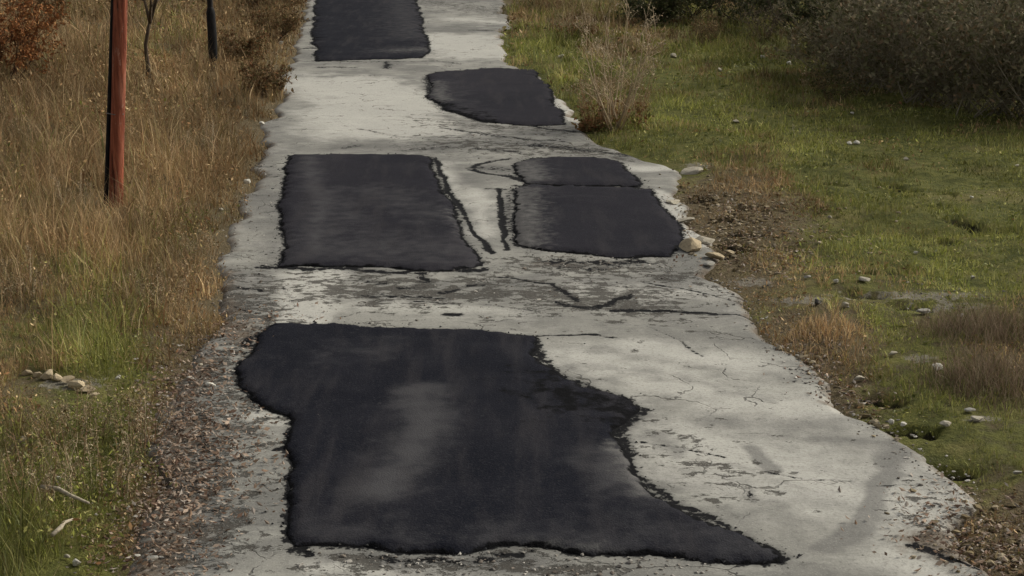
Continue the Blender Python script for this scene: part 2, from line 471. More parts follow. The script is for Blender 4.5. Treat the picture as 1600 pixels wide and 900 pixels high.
def poly_dist(x, y, pts, closed=False):
    pts = np.asarray(pts, float)
    n = len(pts)
    d = np.full(np.shape(x), 1e9)
    for i in range(n if closed else n - 1):
        a, b = pts[i], pts[(i + 1) % n]
        ab = b - a; L = max(ab @ ab, 1e-12)
        t = np.clip(((x - a[0]) * ab[0] + (y - a[1]) * ab[1]) / L, 0, 1)
        d = np.minimum(d, (x - a[0] - t * ab[0]) ** 2 + (y - a[1] - t * ab[1]) ** 2)
    return np.sqrt(d)

def inside_poly(x, y, pts):
    pts = np.asarray(pts, float); r = np.zeros(np.shape(x), bool); n = len(pts)
    for i in range(n):
        x0, y0 = pts[i]; x1, y1 = pts[(i + 1) % n]
        if y0 == y1: continue
        r ^= ((y0 > y) != (y1 > y)) & (x < (x1 - x0) * (y - y0) / (y1 - y0) + x0)
    return r

def gpts(pix):
    p = np.array(pix, float)
    x, y = flat(p[:, 0], p[:, 1])
    return np.stack([x, y], 1)

# ------------------------------------------------------------------ ground sheet
def graded(lo, hi, fine_lo, fine_hi, step, ratio=1.25):
    m = list(np.arange(fine_lo, fine_hi + 1e-6, step))
    s, v = step, fine_hi
    while v < hi: s *= ratio; v += s; m.append(min(v, hi))
    s, v = step, fine_lo; a = []
    while v > lo: s *= ratio; v -= s; a.append(max(v, lo))
    return np.array(a[::-1] + m)

def grid_faces(nr, nc):
    i = np.arange(nr - 1)[:, None] * nc + np.arange(nc - 1)[None, :]
    return np.stack([i, i + 1, i + nc + 1, i + nc], -1).reshape(-1, 4)

ys = np.concatenate([graded(-300, 6, 6, 6, 0.3)[:-1], 6 * np.exp(np.arange(0, math.log(60 / 6), 0.0062))])
ys = np.concatenate([ys, graded(60, 1500, 60, 60, 0.5)[1:]])
xs = graded(-900, 900, -11.5, 13.0, 0.075)
X, Y = np.meshgrid(xs, ys)
Z = ground_z(X, Y)
GPX, GPY = proj(X, Y, Z)
gz_g, gz_h, gz_d, gz_b = zone(GPX, GPY)
RUTS = [([(1290, 287), (1315, 290)], .07), ([(1382, 289), (1398, 292), (1412, 296)], .09), ([(1425, 298), (1437, 298)], .07), ([(1474, 301), (1490, 302)], .07), ([(1460, 324), (1475, 322)], .06),
        ([(1488, 342), (1505, 348), (1525, 356)], .08), ([(1560, 360), (1585, 361)], .06), ([(1470, 376), (1490, 380)], .06), ([(1120, 205), (1170, 200)], .10), ([(1310, 203), (1380, 205)], .06), ([(1205, 164), (1260, 166)], .10),
        ([(1085, 312), (1110, 310)], .10), ([(1130, 342), (1150, 341)], .09), ([(1145, 364), (1190, 366)], .08), ([(1172, 355), (1195, 356)], .07), ([(1135, 381), (1160, 390)], .08), ([(1105, 395), (1130, 402)], .08), ([(1220, 390), (1245, 390)], .08),
        ([(1280, 370), (1300, 372)], .07), ([(1150, 325), (1165, 327)], .07), ([(1195, 328), (1212, 326)], .07), ([(1330, 426), (1360, 426)], .06), ([(1390, 425), (1420, 424)], .06), ([(1395, 478), (1450, 481)], .05), ([(1325, 460), (1380, 462)], .05),
        ([(1350, 620), (1405, 632)], .05), ([(1390, 672), (1460, 678)], .05), ([(1440, 735), (1510, 742)], .06), ([(1200, 548), (1240, 570)], .05), ([(1560, 505), (1590, 507)], .06)]
def ruts_xy(pts):
    return np.array([tuple(onto(*q))[:2] for q in pts])
STONY = [(110, 600, 75, 14), (310, 20, 60, 12), (1420, 462, 170, 10), (1480, 480, 120, 8), (1250, 470, 60, 10), (1530, 655, 50, 8), (1440, 560, 40, 10), (1180, 440, 60, 10), (1090, 260, 40, 8)]
stony = np.zeros_like(X)
for (cx, cy, rx, ry) in STONY:
    stony = np.maximum(stony, 1.0 * np.exp(-((GPX - cx) / rx) ** 2 - ((GPY - cy) / ry) ** 2))
rut = np.zeros_like(X)
for pts, w in RUTS:
    rut = np.maximum(rut, np.clip(1 - poly_dist(X, Y, ruts_xy(pts)) / (2 * w), 0, 1))
Z = Z - 0.10 * sstep(.3, .9, rut)
ground = mesh_np('ground', np.stack([X, Y, Z], -1).reshape(-1, 3), grid_faces(*X.shape), M_GROUND,
                 attrs={'green': gz_g.ravel(), 'stony': stony.ravel(), 'rut': rut.ravel()}, smooth=True)
tag(ground, kind='structure')

# ------------------------------------------------------------------ asphalt patches: outlines traced at photograph pixels
PATCHES = [
    dict(label='large black asphalt patch with a pointed lower corner, nearest the camera',
         px=[(425, 509), (520, 508), (600, 512), (700, 517), (790, 524), (838, 528), (850, 545), (836, 553), (858, 574), (884, 591),
             (922, 606), (990, 622), (1003, 640), (985, 660), (957, 672), (972, 690), (990, 722), (1015, 756), (1042, 782), (1082, 806),
             (1142, 832), (1200, 852), (1238, 868), (1222, 880), (1150, 882), (1050, 877), (975, 868), (900, 862), (840, 858), (760, 860),
             (700, 862), (640, 860), (580, 855), (500, 850), (462, 851), (455, 830), (444, 780), (448, 735), (450, 700), (453, 664), (445, 652),
             (404, 637), (378, 612), (362, 582), (380, 566), (404, 550), (410, 528)],
         dust=[((655, 618), (668, 665), (635, 720), (592, 775), .16, .95), ((520, 555), (600, 545), .35, .35), ((960, 720), (990, 760), .22, .8),
               ((1000, 830), (1150, 862), .35, .45), ((500, 830), (640, 845), .25, .4), ((780, 845), (960, 858), .22, .55)],
         worn=[((960, 700), (985, 745), (1010, 775), .10, .7), ((820, 855), (940, 862), .08, .6)],
         rim=[((850, 600), (900, 640), (970, 645), .45, .62), ((880, 585), (985, 632), .25, .7)]),
    dict(label='wide dark asphalt patch in the middle of the lane, beside the long black seam',
         px=[(446, 243), (500, 242), (560, 243), (620, 242), (664, 245), (680, 268), (700, 312), (726, 368), (754, 412), (700, 421), (600, 418), (520, 417),
             (438, 416), (442, 380), (447, 342), (436, 322), (443, 280)],
         dust=[((480, 250), (500, 330), (490, 400), .12, .75), ((590, 300), (690, 345), .35, .5), ((450, 385), (600, 390), (740, 400), .7, .55), ((515, 300), (515, 370), .25, .55), ((545, 320), (560, 400), .2, .5), ((620, 335), (680, 330), .3, .35)],
         worn=[((530, 240), (640, 240), .25, .45), ((700, 330), (735, 385), .10, .5)], rim=[]),
    dict(label='small dark asphalt patch with a rounded far edge, touching the verge grass',
         px=[(800, 256), (830, 247), (930, 246), (966, 252), (988, 272), (998, 292), (960, 291), (900, 291), (824, 289), (805, 272)],
         dust=[((820, 260), (830, 285), .3, .5)], worn=[((808, 255), (822, 282), .28, .8)], rim=[]),
    dict(label='blue-black four-sided asphalt patch beside the pale boulder',
         px=[(800, 296), (830, 290.5), (900, 292), (1018, 295), (1036, 322), (1058, 350), (1073, 378), (1052, 402), (960, 402), (865, 391), (805, 384), (800, 345)],
         dust=[((830, 300), (900, 310), .3, .3)], worn=[((806, 300), (812, 340), (812, 385), .26, .85)], rim=[]),
    dict(label='charcoal asphalt patch slanting towards the dry shrub',
         px=[(684, 112), (760, 106), (834, 108), (858, 140), (886, 195), (820, 196), (750, 187), (704, 173), (667, 155), (674, 135), (666, 118)],
         dust=[((690, 130), (740, 185), .3, .4)], worn=[((678, 130), (690, 160), .2, .7)], rim=[((672, 160), (760, 185), .3, .6)]),
    dict(label='farthest black asphalt patch, cut by the top of the photograph',
         px=[(494, -62), (572, -64), (640, -60), (652, 0), (660, 40), (675, 78), (660, 90), (600, 92), (545, 93), (496, 95), (489, 60), (492, 10)],
         dust=[((625, -10), (640, 60), .55, .55), ((600, 80), (660, 76), .5, .5)], worn=[((630, 80), (655, 78), .5, .6)], rim=[]),
]
def patch_outline(P, seed):
    g = gpts(P['px']); out = []
    for i in range(len(g)):
        a, b = g[i], g[(i + 1) % len(g)]
        n = max(2, int(np.linalg.norm(b - a) / 0.025))
        for k in range(n): out.append(a + (b - a) * k / n)
    o = np.array(out)
    d = np.roll(o, -1, 0) - np.roll(o, 1, 0)
    d /= np.maximum(np.linalg.norm(d, axis=1, keepdims=True), 1e-9)
    nrm = np.stack([d[:, 1], -d[:, 0]], 1)
    amp = 0.20 * (fbm(o[:, 0] * 2.9, o[:, 1] * 1.3, seed, 6) - 0.5) + 0.05 * (fbm(o[:, 0] * 19, o[:, 1] * 9, seed + 9, 3) - 0.5)
    return o + nrm * amp[:, None]

for i, P in enumerate(PATCHES):
    P['out'] = patch_outline(P, 50 + i * 7)

# ------------------------------------------------------------------ road
ry = np.concatenate([graded(-25, 6.5, 6.5, 6.5, 0.05)[:-1], 6.5 * np.exp(np.arange(0, math.log(47 / 6.5), 0.0026))])
ry = np.concatenate([ry, graded(47, 230, 47, 47, 0.3)[1:]])
NC = 300
T = np.linspace(0, 1, NC)
RLx, RRx = xl_rag(ry), xr_rag(ry)
X = RLx[:, None] + (RRx - RLx)[:, None] * T[None, :]
Y = np.repeat(ry[:, None], NC, 1)
tar_shade = np.zeros_like(X); pale = np.zeros_like(X); damp = np.zeros_like(X); crazed = np.zeros_like(X) + 0.12; dirt = np.zeros_like(X)

def stroke(field, pix, w, amt=1.0):
    g = gpts(pix) if len(pix) > 1 else gpts([pix[0], (pix[0][0] + 1, pix[0][1])])
    lo, hi = g.min(0) - 2.5 * w, g.max(0) + 2.5 * w
    r0, r1 = np.searchsorted(ry, lo[1]), np.searchsorted(ry, hi[1])
    if r1 <= r0: return
    s = slice(r0, r1)
    k = min(1.0, w / .05)
    qx = X[s] + 0.16 * k * (fbm(X[s] * 4, Y[s] * 2.5, 91, 5) - .5); qy = Y[s] + 0.26 * k * (fbm(X[s] * 4, Y[s] * 2.5, 92, 5) - .5)
    d = poly_dist(qx, qy, g)
    ww = w * np.clip(0.35 + 1.3 * fbm(X[s] * 3, Y[s] * 2, 93, 4), .35, 1.7)
    field[s] = np.maximum(field[s], amt * np.clip(1 - d / (2 * ww), 0, 1))

for P in PATCHES:
    o = P['out']; lo, hi = o.min(0) - 0.4, o.max(0) + 0.4
    r0, r1 = np.searchsorted(ry, lo[1]), np.searchsorted(ry, hi[1])
    s = slice(r0, r1)
    d = poly_dist(X[s], Y[s], o[::2], True)
    tar_shade[s] = np.maximum(tar_shade[s], np.clip(0.62 - d / 0.13, 0, 1))
    tar_shade[s] = np.where(inside_poly(X[s], Y[s], o), 0.8, tar_shade[s])

TAR_SHADE = [([(842, 534), (846, 556), (880, 592), (950, 615), (1003, 640), (960, 672), (990, 722), (1040, 782), (1140, 832), (1230, 868)], .06, .70), ([(870, 600), (960, 628)], .12, .6),
       ([(750, 262), (800, 266)], .22, .52), ([(800, 291), (1000, 293)], .05, .8), ([(795, 300), (805, 380)], .10, .5), ([(670, 120), (672, 155), (700, 172), (760, 190)], .10, .7), ([(478, 95), (680, 95)], .10, .55),
       ([(560, 460), (640, 466), (700, 462)], .05, .62), ([(780, 430), (860, 440), (900, 470)], .035, .72), ([(1000, 440), (1080, 452), (1160, 470)], .03, .7), ([(1010, 510), (1060, 530), (1100, 556)], .02, .6),
       ([(640, 470), (760, 476), (830, 484)], .03, .66), ([(560, 436), (600, 440)], .07, .6), ([(440, 445), (460, 470)], .03, .5), ([(370, 450), (410, 455)], .06, .6), ([(360, 480), (400, 490)], .06, .6), ([(1000, 690), (1060, 700), (1130, 715)], .02, .62),
       ([(1180, 735), (1260, 752), (1330, 750)], .018, .6), ([(1360, 760), (1440, 758)], .018, .6), ([(560, 200), (640, 215), (720, 212)], .05, .5), ([(700, 200), (790, 215), (880, 222)], .08, .6), ([(420, 330), (440, 330)], .05, .6), ([(370, 390), (430, 396)], .03, .55),([(678, 246), (697, 285), (720, 330), (745, 370), (770, 395)], .035, .9), ([(776, 296), (785, 330), (785, 360), (790, 392)], .034, .95),
       ([(760, 297), (800, 296), (830, 294)], .04, .7),
       ([(735, 262), (746, 255), (790, 249)], .06, .8), ([(735, 266), (760, 272), (800, 280), (832, 289)], .045, .95),
       ([(960, 485), (1050, 487), (1120, 489), (1188, 491)], .038, .85), ([(872, 472), (890, 481), (920, 484), (950, 477), (985, 463)], .05, .75),
       ([(845, 525), (900, 525), (965, 528)], .04, .75), ([(412, 418), (440, 418), (600, 421), (756, 418)], .06, .8),  # last stroke paints the edge shadow below the wide middle patch
       ([(498, 104), (560, 104)], .08, .7), ([(605, 96), (604, 106)], .1, .7), ([(735, 47), (800, 49)], .10, .7), ([(660, 90), (720, 100)], .12, .5),
       ([(1430, 850), (1470, 866), (1525, 884)], .035, .85), ([(628, 450), (655, 449)], .07, .6), ([(690, 455), (716, 450)], .05, .8), ([(703, 492), (716, 492)], .05, .85),
       ([(735, 444), (755, 444)], .06, .7), ([(655, 424), (662, 440)], .07, .7), ([(870, 408), (960, 412), (1000, 408)], .16, .62), ([(880, 415), (930, 418)], .12, .55),
       ([(760, 180), (850, 200), (905, 205)], .12, .62), ([(830, 226), (905, 233), (1000, 243)], .16, .62), ([(745, 232), (810, 238)], .10, .55),
       ([(600, 874), (700, 872), (820, 868)], .08, .6), ([(460, 856), (480, 862)], .06, .8), ([(425, 706), (442, 704)], .03, .9), ([(385, 540), (412, 528)], .09, .7),
       ([(1170, 770), (1175, 785)], .03, .55), ([(1210, 545), (1240, 540)], .06, .6), ([(535, 232), (560, 228)], .14, .55), ([(640, 236), (690, 232)], .14, .5),
       ([(395, 262), (425, 262)], .08, .6), ([(395, 275), (440, 276)], .05, .6), ([(400, 305), (440, 306)], .05, .5), ([(480, 40), (492, 40)], .1, .6), ([(478, 75), (492, 75)], .1, .7)]
for pix, w, a in TAR_SHADE: stroke(tar_shade, pix, w, a)
DAMP = [([(350, 430), (320, 560), (330, 700), (310, 880)], .30, .60), ([(400, 700), (420, 840)], .2, .45), ([(430, 110), (420, 220)], .5, .6), ([(700, 250), (760, 300)], .2, .5), ([(560, 460), (840, 440), (1060, 440)], .5, .62), ([(1000, 250), (960, 225)], .4, .5), ([(1430, 720), (1500, 800)], .25, .4), ([(900, 700), (1000, 690)], .2, .3), ([(1130, 660), (1230, 672), (1330, 665)], .28, .62), ([(1396, 690), (1392, 740), (1350, 805), (1290, 862)], .085, .95), ([(1182, 700), (1200, 720), (1214, 740)], .065, 1.0), ([(860, 575), (980, 578), (1100, 600), (1190, 625)], .22, .55),
        ([(1270, 688), (1340, 690), (1400, 690)], .10, .7), ([(1015, 680), (1050, 705)], .10, .7), ([(808, 300), (812, 385)], .14, .95), ([(770, 262), (800, 268)], .25, .9),
        ([(540, 228), (690, 228)], .5, .75), ([(440, 215), (640, 222)], .6, .5), ([(700, 215), (820, 225)], .6, .55), ([(420, 240), (425, 400)], .35, .6),
        ([(620, 445), (760, 460)], .3, .55), ([(380, 560), (420, 660)], .2, .4), ([(1050, 500), (1150, 540)], .15, .5), ([(520, 870), (840, 885)], .12, .75),
        ([(690, 180), (790, 205)], .4, .6), ([(480, 100), (680, 96)], .4, .6), ([(1130, 730), (1260, 770)], .1, .5), ([(420, 450), (350, 510)], .4, .5), ([(660, 0), (760, 20)], .8, .5)]
for pix, w, a in DAMP: stroke(damp, pix, w, a)
PALE = [([(485, 432), (485, 500)], .24, 1.3), ([(520, 130), (590, 150), (600, 200)], .9, 1.25), ([(500, 200), (650, 190)], .7, .6), ([(700, 60), (760, 85)], .8, 1.2), ([(720, 30), (780, 35)], .6, .7),
        ([(900, 560), (1000, 580), (1200, 640), (1300, 640)], .45, .75), ([(1100, 700), (1300, 770), (1420, 780)], .5, .85), ([(1000, 540), (1150, 570)], .3, .8),
        ([(740, 300), (765, 370)], .18, .7), ([(550, 470), (800, 490)], .25, .55), ([(390, 650), (430, 660)], .10, .9), ([(900, 450), (1100, 455)], .4, .6), ([(1400, 870), (1480, 890)], .2, .7),
        ([(845, 130), (890, 185)], .22, .95), ([(1000, 262), (1050, 262)], .25, .95), ([(1030, 300), (1060, 345), (1095, 380)], .16, .95), ([(480, 880), (600, 892)], .12, .7), ([(690, 255), (720, 300)], .12, .6)]
for pix, w, a in PALE: stroke(pale, pix, w, a)
CRAZ = [([(560, 450), (760, 455), (1000, 470)], .6, 1.0), ([(360, 450), (400, 500)], .5, .9), ([(340, 560), (300, 700), (290, 860)], .45, .9), ([(380, 720), (380, 860)], .3, .6), ([(840, 415), (1100, 430)], .5, .8),
        ([(500, 880), (900, 880)], .2, .8), ([(720, 225), (960, 240)], .7, .8), ([(1060, 700), (1120, 760)], .3, .6), ([(690, 190), (880, 205)], .5, .7), ([(1480, 800), (1530, 860)], .3, .6), ([(660, 0), (790, 20)], 1., .7)]
for pix, w, a in CRAZ: stroke(crazed, pix, w, a)
DIRT = [([(320, 560), (270, 640), (270, 720), (260, 820), (250, 900)], .26, .62), ([(1490, 850), (1560, 880)], .25, .9), ([(330, 500), (390, 530)], .3, .7), ([(840, 410), (960, 412)], .25, .5), ([(340, 430), (350, 490)], .3, .6)]
for pix, w, a in DIRT: stroke(dirt, pix, w, a)
dl = X - RLx[:, None]; dr = RRx[:, None] - X
dirt = np.maximum(dirt, 0.62 * np.clip(1 - dl / 0.35, 0, 1)); dirt = np.maximum(dirt, 0.72 * np.clip(1 - dr / 0.22, 0, 1))
Z = road_z(X, Y) - 0.006 * np.clip(tar_shade - 0.45, 0, 0.5) * 2 * (1 - np.minimum(1, 0)) \
    - 0.05 * np.clip(1 - np.minimum(dl, dr) / 0.12, 0, 1) ** 2
# side skirts so that the slab has thickness
edgeL = np.stack([X[:, 0] - 0.01, Y[:, 0], Z[:, 0] - 0.12], -1); edgeR = np.stack([X[:, -1] + 0.01, Y[:, -1], Z[:, -1] - 0.12], -1)
V = np.stack([X, Y, Z], -1)
V = np.concatenate([edgeL[:, None], V, edgeR[:, None]], 1)
def pad(a): return np.concatenate([a[:, :1], a, a[:, -1:]], 1).ravel()
road = mesh_np('road', V.reshape(-1, 3), grid_faces(len(ry), NC + 2), M_ROAD,
               attrs={'tar_shade': pad(tar_shade), 'pale': pad(pale), 'damp': pad(damp), 'crazed': pad(crazed), 'dirt': pad(dirt)}, smooth=True)
tag(road, kind='structure')

def soft(x, y, strokes):
    f = np.zeros_like(x)
    for s in strokes:
        pts, w, a = list(s[:-2]), s[-2], s[-1]
        g = gpts(pts)
        f = np.maximum(f, a * np.clip(1 - poly_dist(x, y, g) / (2 * w), 0, 1))
    return f

for i, P in enumerate(PATCHES):
    o = P['out']; lo, hi = o.min(0), o.max(0)
    dist = (lo[1] + hi[1]) / 2
    sx, sy = 0.0032 * dist, 0.0075 * dist
    gx, gy = np.meshgrid(np.arange(lo[0], hi[0], sx), np.arange(lo[1], hi[1], sy))
    gx = (gx + RNG.uniform(-.3, .3, gx.shape) * sx).ravel(); gy = (gy + RNG.uniform(-.3, .3, gy.shape) * sy).ravel()
    ok = inside_poly(gx, gy, o); gx, gy = gx[ok], gy[ok]
    dd = poly_dist(gx, gy, o[::2], True); ok = dd > 0.02; gx, gy = gx[ok], gy[ok]
    pts = np.concatenate([o, np.stack([gx, gy], 1)])
    n = len(o)
    r = delaunay_2d_cdt([Vector(p) for p in pts.tolist()], [(k, (k + 1) % n) for k in range(n)], [], 1, 1e-6)
    vv = np.array([(p.x, p.y) for p in r[0]]); tris = np.array([f for f in r[2] if len(f) == 3])
    x, y = vv[:, 0], vv[:, 1]
    d = poly_dist(x, y, o[::2], True); d = np.where(d < 0.004, 0, d)
    z = road_z(x, y) - 0.006 + 0.028 * sstep(0, 0.035, d) + 0.007 * (fbm(x * 2.5, y * 2.5, 77, 4) - 0.5) * sstep(0, .2, d)
    rim = np.clip(0.85 - d / 0.09, 0, 1)
    rim = np.maximum(rim, soft(x, y, P['rim']))
    po = mesh_np('asphalt_patch', np.stack([x, y, z], -1), tris, M_PATCH, road,
                 attrs={'age': np.full(len(x), [.06, .65, .55, .5, .6, .1][i]) * np.clip(.4 + 1.2 * fbm(x * .8, y * .5, 95, 3), 0, 1.3), 'dust': soft(x, y, P['dust']), 'worn': soft(x, y, P['worn']), 'rim': rim}, smooth=True)
    po['label'] = P['label']

# ------------------------------------------------------------------ stones: where they lie (built further down)
# px, py of the foot, width in px, flatness, tone, name, label, group
ST = 'loose pale stones along the verges'
STONES = [
    (1465, 582, 26, .75, 'white', 'stone', 'whitest and largest stone in the meadow, beside the brown tussocks'),
    (1396, 558, 22, .55, 'pale', 'stone', 'pale split stone in the grass between road edge and brown tussocks'),
    (1343, 597, 30, .30, 'pale', 'stone', 'long flat pale stone close to the road edge below the brown grass fringe'),
    (1412, 668, 16, .7, 'white', 'stone', 'small white stone on the dark road edge, the outer one of a pair'),
    (1394, 664, 13, .7, 'white', 'stone', 'small white stone on the dark road edge, the inner one of a pair'),
    (1478, 668, 28, .45, 'pale', 'stone', 'broken pale stone lying in the grass outside the pair of white stones'),
    (1528, 660, 34, .28, 'pale', 'stone', 'flat greyish slab of stone in the grass, lower of two near the frame edge'),
    (1518, 646, 28, .28, 'grey', 'stone', 'thin grey slab of stone just behind another flat slab near the frame edge'),
    (1278, 478, 18, .7, 'dark', 'stone', 'dark stone on the stony ground past the middle of the road edge'),
    (1320, 481, 16, .6, 'pale', 'stone', 'pale stone just outside the dark stone on stony ground'),
    (1352, 441, 26, .35, 'pale', 'stone', 'flat pale stone at the far rim of the stony strip'),
    (1306, 443, 12, .7, 'white', 'stone', 'small white stone inside the flat pale stone at the stony strip'),
    (1262, 437, 18, .4, 'grey', 'stone', 'grey flat stone by the clods at the near end of the dirt bank'),
    (1440, 492, 36, .25, 'grey', 'stone', 'long thin grey slab lying across the stony strip'),
    (1502, 498, 20, .5, 'grey', 'stone', 'grey stone at the foot of the rear brown tussock'),
    (1520, 437, 11, .7, 'white', 'stone', 'small white stone in bright grass beyond the stony strip near the frame edge'),
    (1431, 398, 12, .7, 'white', 'stone', 'single small white stone in the bright green middle of the meadow'),
    (1296, 342, 11, .7, 'pale', 'stone', 'small pale stone in the meadow level with the boulder patch'),
    (1518, 312, 10, .7, 'white', 'stone', 'small white stone near the dark furrow in the meadow'),
    (1416, 252, 13, .7, 'pale', 'stone', 'pale stone in the meadow below the dark thicket'),
    (1590, 262, 10, .7, 'pale', 'stone', 'pale stone in the meadow at the very edge of the photograph'),
    (1340, 226, 16, .5, 'white', 'stone', 'white stone in mid-meadow, outer one of a touching pair'),
    (1327, 226, 13, .6, 'white', 'stone', 'white stone in mid-meadow, inner one of a touching pair'),
    (1332, 179, 9, .7, 'white', 'stone', 'small white stone in front of the thicket, above the touching pair'),
    (1149, 192, 16, .45, 'pale', 'stone', 'flat pale stone in the meadow outside the dry shrub'),
    (1051, 91, 16, .6, 'pale', 'stone', 'pale stone in the grass behind the dry shrub'),
    (1192, 92, 11, .8, 'white', 'stone', 'white stone of the far four, nearest the road'),
    (1238, 74, 12, .7, 'white', 'stone', 'white stone of the far four, the rearmost'),
    (1233, 101, 11, .7, 'white', 'stone', 'white stone of the far four, the foremost'),
    (1281, 91, 10, .8, 'white', 'stone', 'white stone of the far four, farthest from the road'),
    (1237, 24, 18, .6, 'grey', 'stone', 'grey stone under the dark bushes at the top of the meadow'),
    (876, 91, 15, .65, 'white', 'stone', 'white stone in grass between the upper road edge and the dry shrub'),
    (1125, 111, 9, .7, 'pale', 'stone', 'tiny pale stone in the grass halfway to the far four white stones'),
    (1590, 745, 22, .5, 'grey', 'stone', 'grey stone by the frame edge above the bare brown corner'),
    (183, 596, 11, .8, 'white', 'stone', 'small white stone in green grass beside the rubble row'),
    (298, 603, 18, .55, 'white', 'stone', 'oval white stone on the leafy road shoulder, upper of two'),
    (330, 629, 22, .5, 'white', 'stone', 'white flat stone on the leafy road shoulder, lower of two'),
    (312, 583, 11, .7, 'pale', 'stone', 'small pale stone on the shoulder above the two white ones'),
    (245, 826, 18, .6, 'pale', 'stone', 'pale stone among the fallen leaves on the near shoulder'),
    (238, 890, 26, .35, 'grey', 'stone', 'flat grey stone at the bottom edge among fallen leaves'),
    (214, 880, 14, .6, 'white', 'stone', 'white stone at the bottom edge beside the flat grey stone'),
    (120, 886, 18, .6, 'white', 'stone', 'white stone in the near grass below the pale stick, lower of two'),
    (104, 876, 14, .6, 'pale', 'stone', 'pale stone in the near grass below the pale stick, upper of two'),
    (258, 801, 26, .35, 'pale', 'stone', 'long pale stone lying across the leafy near shoulder'),
    (36, 694, 14, .9, 'pale', 'stone', 'upright pale stone in the bank grass near the frame edge'),
    (90, 752, 13, .7, 'white', 'stone', 'small white stone deep in the near weeds'),
    (388, 287, 13, .7, 'white', 'stone', 'white stone on the road edge beside the wide middle patch'),
    (408, 197, 11, .7, 'white', 'stone', 'white stone on the road edge under the brown roadside shrubs'),
    (440, 69, 10, .7, 'white', 'stone', 'white stone at the foot of the far roadside shrubs'),
    (140, 18, 13, .7, 'pale', 'stone', 'pale stone high on the bank between russet bush and red pole'),
    (345, 331, 10, .7, 'pale', 'stone', 'small pale stone in grass below the red pole, near the road'),
    (1084, 407, 40, .6, 'tan', 'concrete_boulder', 'tan broken boulder sitting at the corner of the blue-black patch'),
    (1118, 410, 34, .5, 'tan', 'concrete_boulder', 'smaller tan chunk leaning on the outer side of the broken boulder'),
    (1102, 386, 34, .25, 'pale', 'concrete_chunk', 'pale flat chunk of road edge just behind the tan boulder'),
    (1072, 352, 30, .25, 'pale', 'concrete_chunk', 'pale flat chunk beside the middle of the blue-black patch edge'),
    (1052, 322, 26, .28, 'pale', 'concrete_chunk', 'pale flat chunk beside the far corner of the blue-black patch'),
    (1140, 398, 20, .5, 'tan', 'concrete_chunk', 'small tan chunk in the soil outside the two broken boulders'),
    (1108, 422, 22, .35, 'grey', 'concrete_chunk', 'grey chip of concrete in front of the broken boulders'),
    (1083, 272, 40, .25, 'pale', 'concrete_chunk', 'wide pale slab broken from the road beside the rounded small patch'),
]
for k, (dx, dy, w) in enumerate([(42, 588, 20), (58, 590, 18), (74, 593, 24), (90, 596, 20), (104, 601, 26), (120, 607, 30), (136, 614, 26), (148, 622, 16)]):
    STONES.append((dx, dy, w, .55, 'tan', 'rubble_stone',
                   ['tan rubble stone, first of the bank row from the frame edge', 'tan rubble stone, second of the bank row from the frame edge',
                    'tan rubble stone, third of the bank row from the frame edge', 'tan rubble stone, fourth of the bank row from the frame edge',
                    'tan rubble stone, fourth from the road end of the bank row', 'largest tan rubble stone, third from the road end of the bank row',
                    'tan rubble stone, next to last at the road end of the bank row', 'tan rubble stone, last at the road end of the bank row'][k]))
STONE_AT = []
CLEAR = [(onto(181, 320), .13), (onto(333, 116), .2), (onto(232, 126), .14)]
for t in STONES:
    p = onto(t[0], t[1])
    STONE_AT.append((p, t[2] * ((.66 if t[0] > 800 else .8) if t[5] == 'stone' else .9) / px_per_m(p)))

# ------------------------------------------------------------------ grass
GREENS = 1.75 * np.array([(.130, .136, .062), (.088, .098, .020), (.130, .136, .030), (.178, .170, .048), (.066, .076, .018), (.21, .190, .072), (.114, .118, .027)])
DRYS = 1.42 * np.array([1.08, .98, .92]) * np.array([(.245, .195, .108), (.175, .128, .066), (.33, .270, .165), (.19, .130, .068), (.115, .080, .044), (.23, .19, .11), (.150, .090, .046), (.14, .125, .055)])

def blades_mesh(name, bx, by, bz, h, w, col, lean, seg=2, mat=None, seed=1):
    n = len(bx); r = np.random.default_rng(seed)
    az = r.uniform(0, 2 * np.pi, n); fa = r.uniform(0, 2 * np.pi, n)
    dx, dy = np.cos(az), np.sin(az); wx, wy = np.cos(fa) * w / 2, np.sin(fa) * w / 2
    ln = lean * r.uniform(0.2, 1.0, n)
    hz = h * np.sqrt(np.maximum(1 - ln ** 2 * 0.8, 0.05))
    base = np.stack([bx, by, bz - 0.02], -1)
    mid = base + np.stack([dx * h * ln * 0.30, dy * h * ln * 0.30, hz * 0.55 + 0.01], -1)
    tip = base + np.stack([dx * h * ln, dy * h * ln, hz + 0.02], -1)
    wv = np.stack([wx, wy, np.zeros(n)], -1)
    vs = np.stack([base - wv, base + wv, mid - wv * 0.8, mid + wv * 0.8, tip], 1).reshape(-1, 3)
    k = np.arange(n)[:, None] * 5
    q = k + np.array([[0, 1, 3, 2]]); t = k + np.array([[2, 3, 4]])
    c = np.repeat(col, 5, 0)
    return mesh_np(name, vs, [q, t], mat or M_GRASS, colors=c)

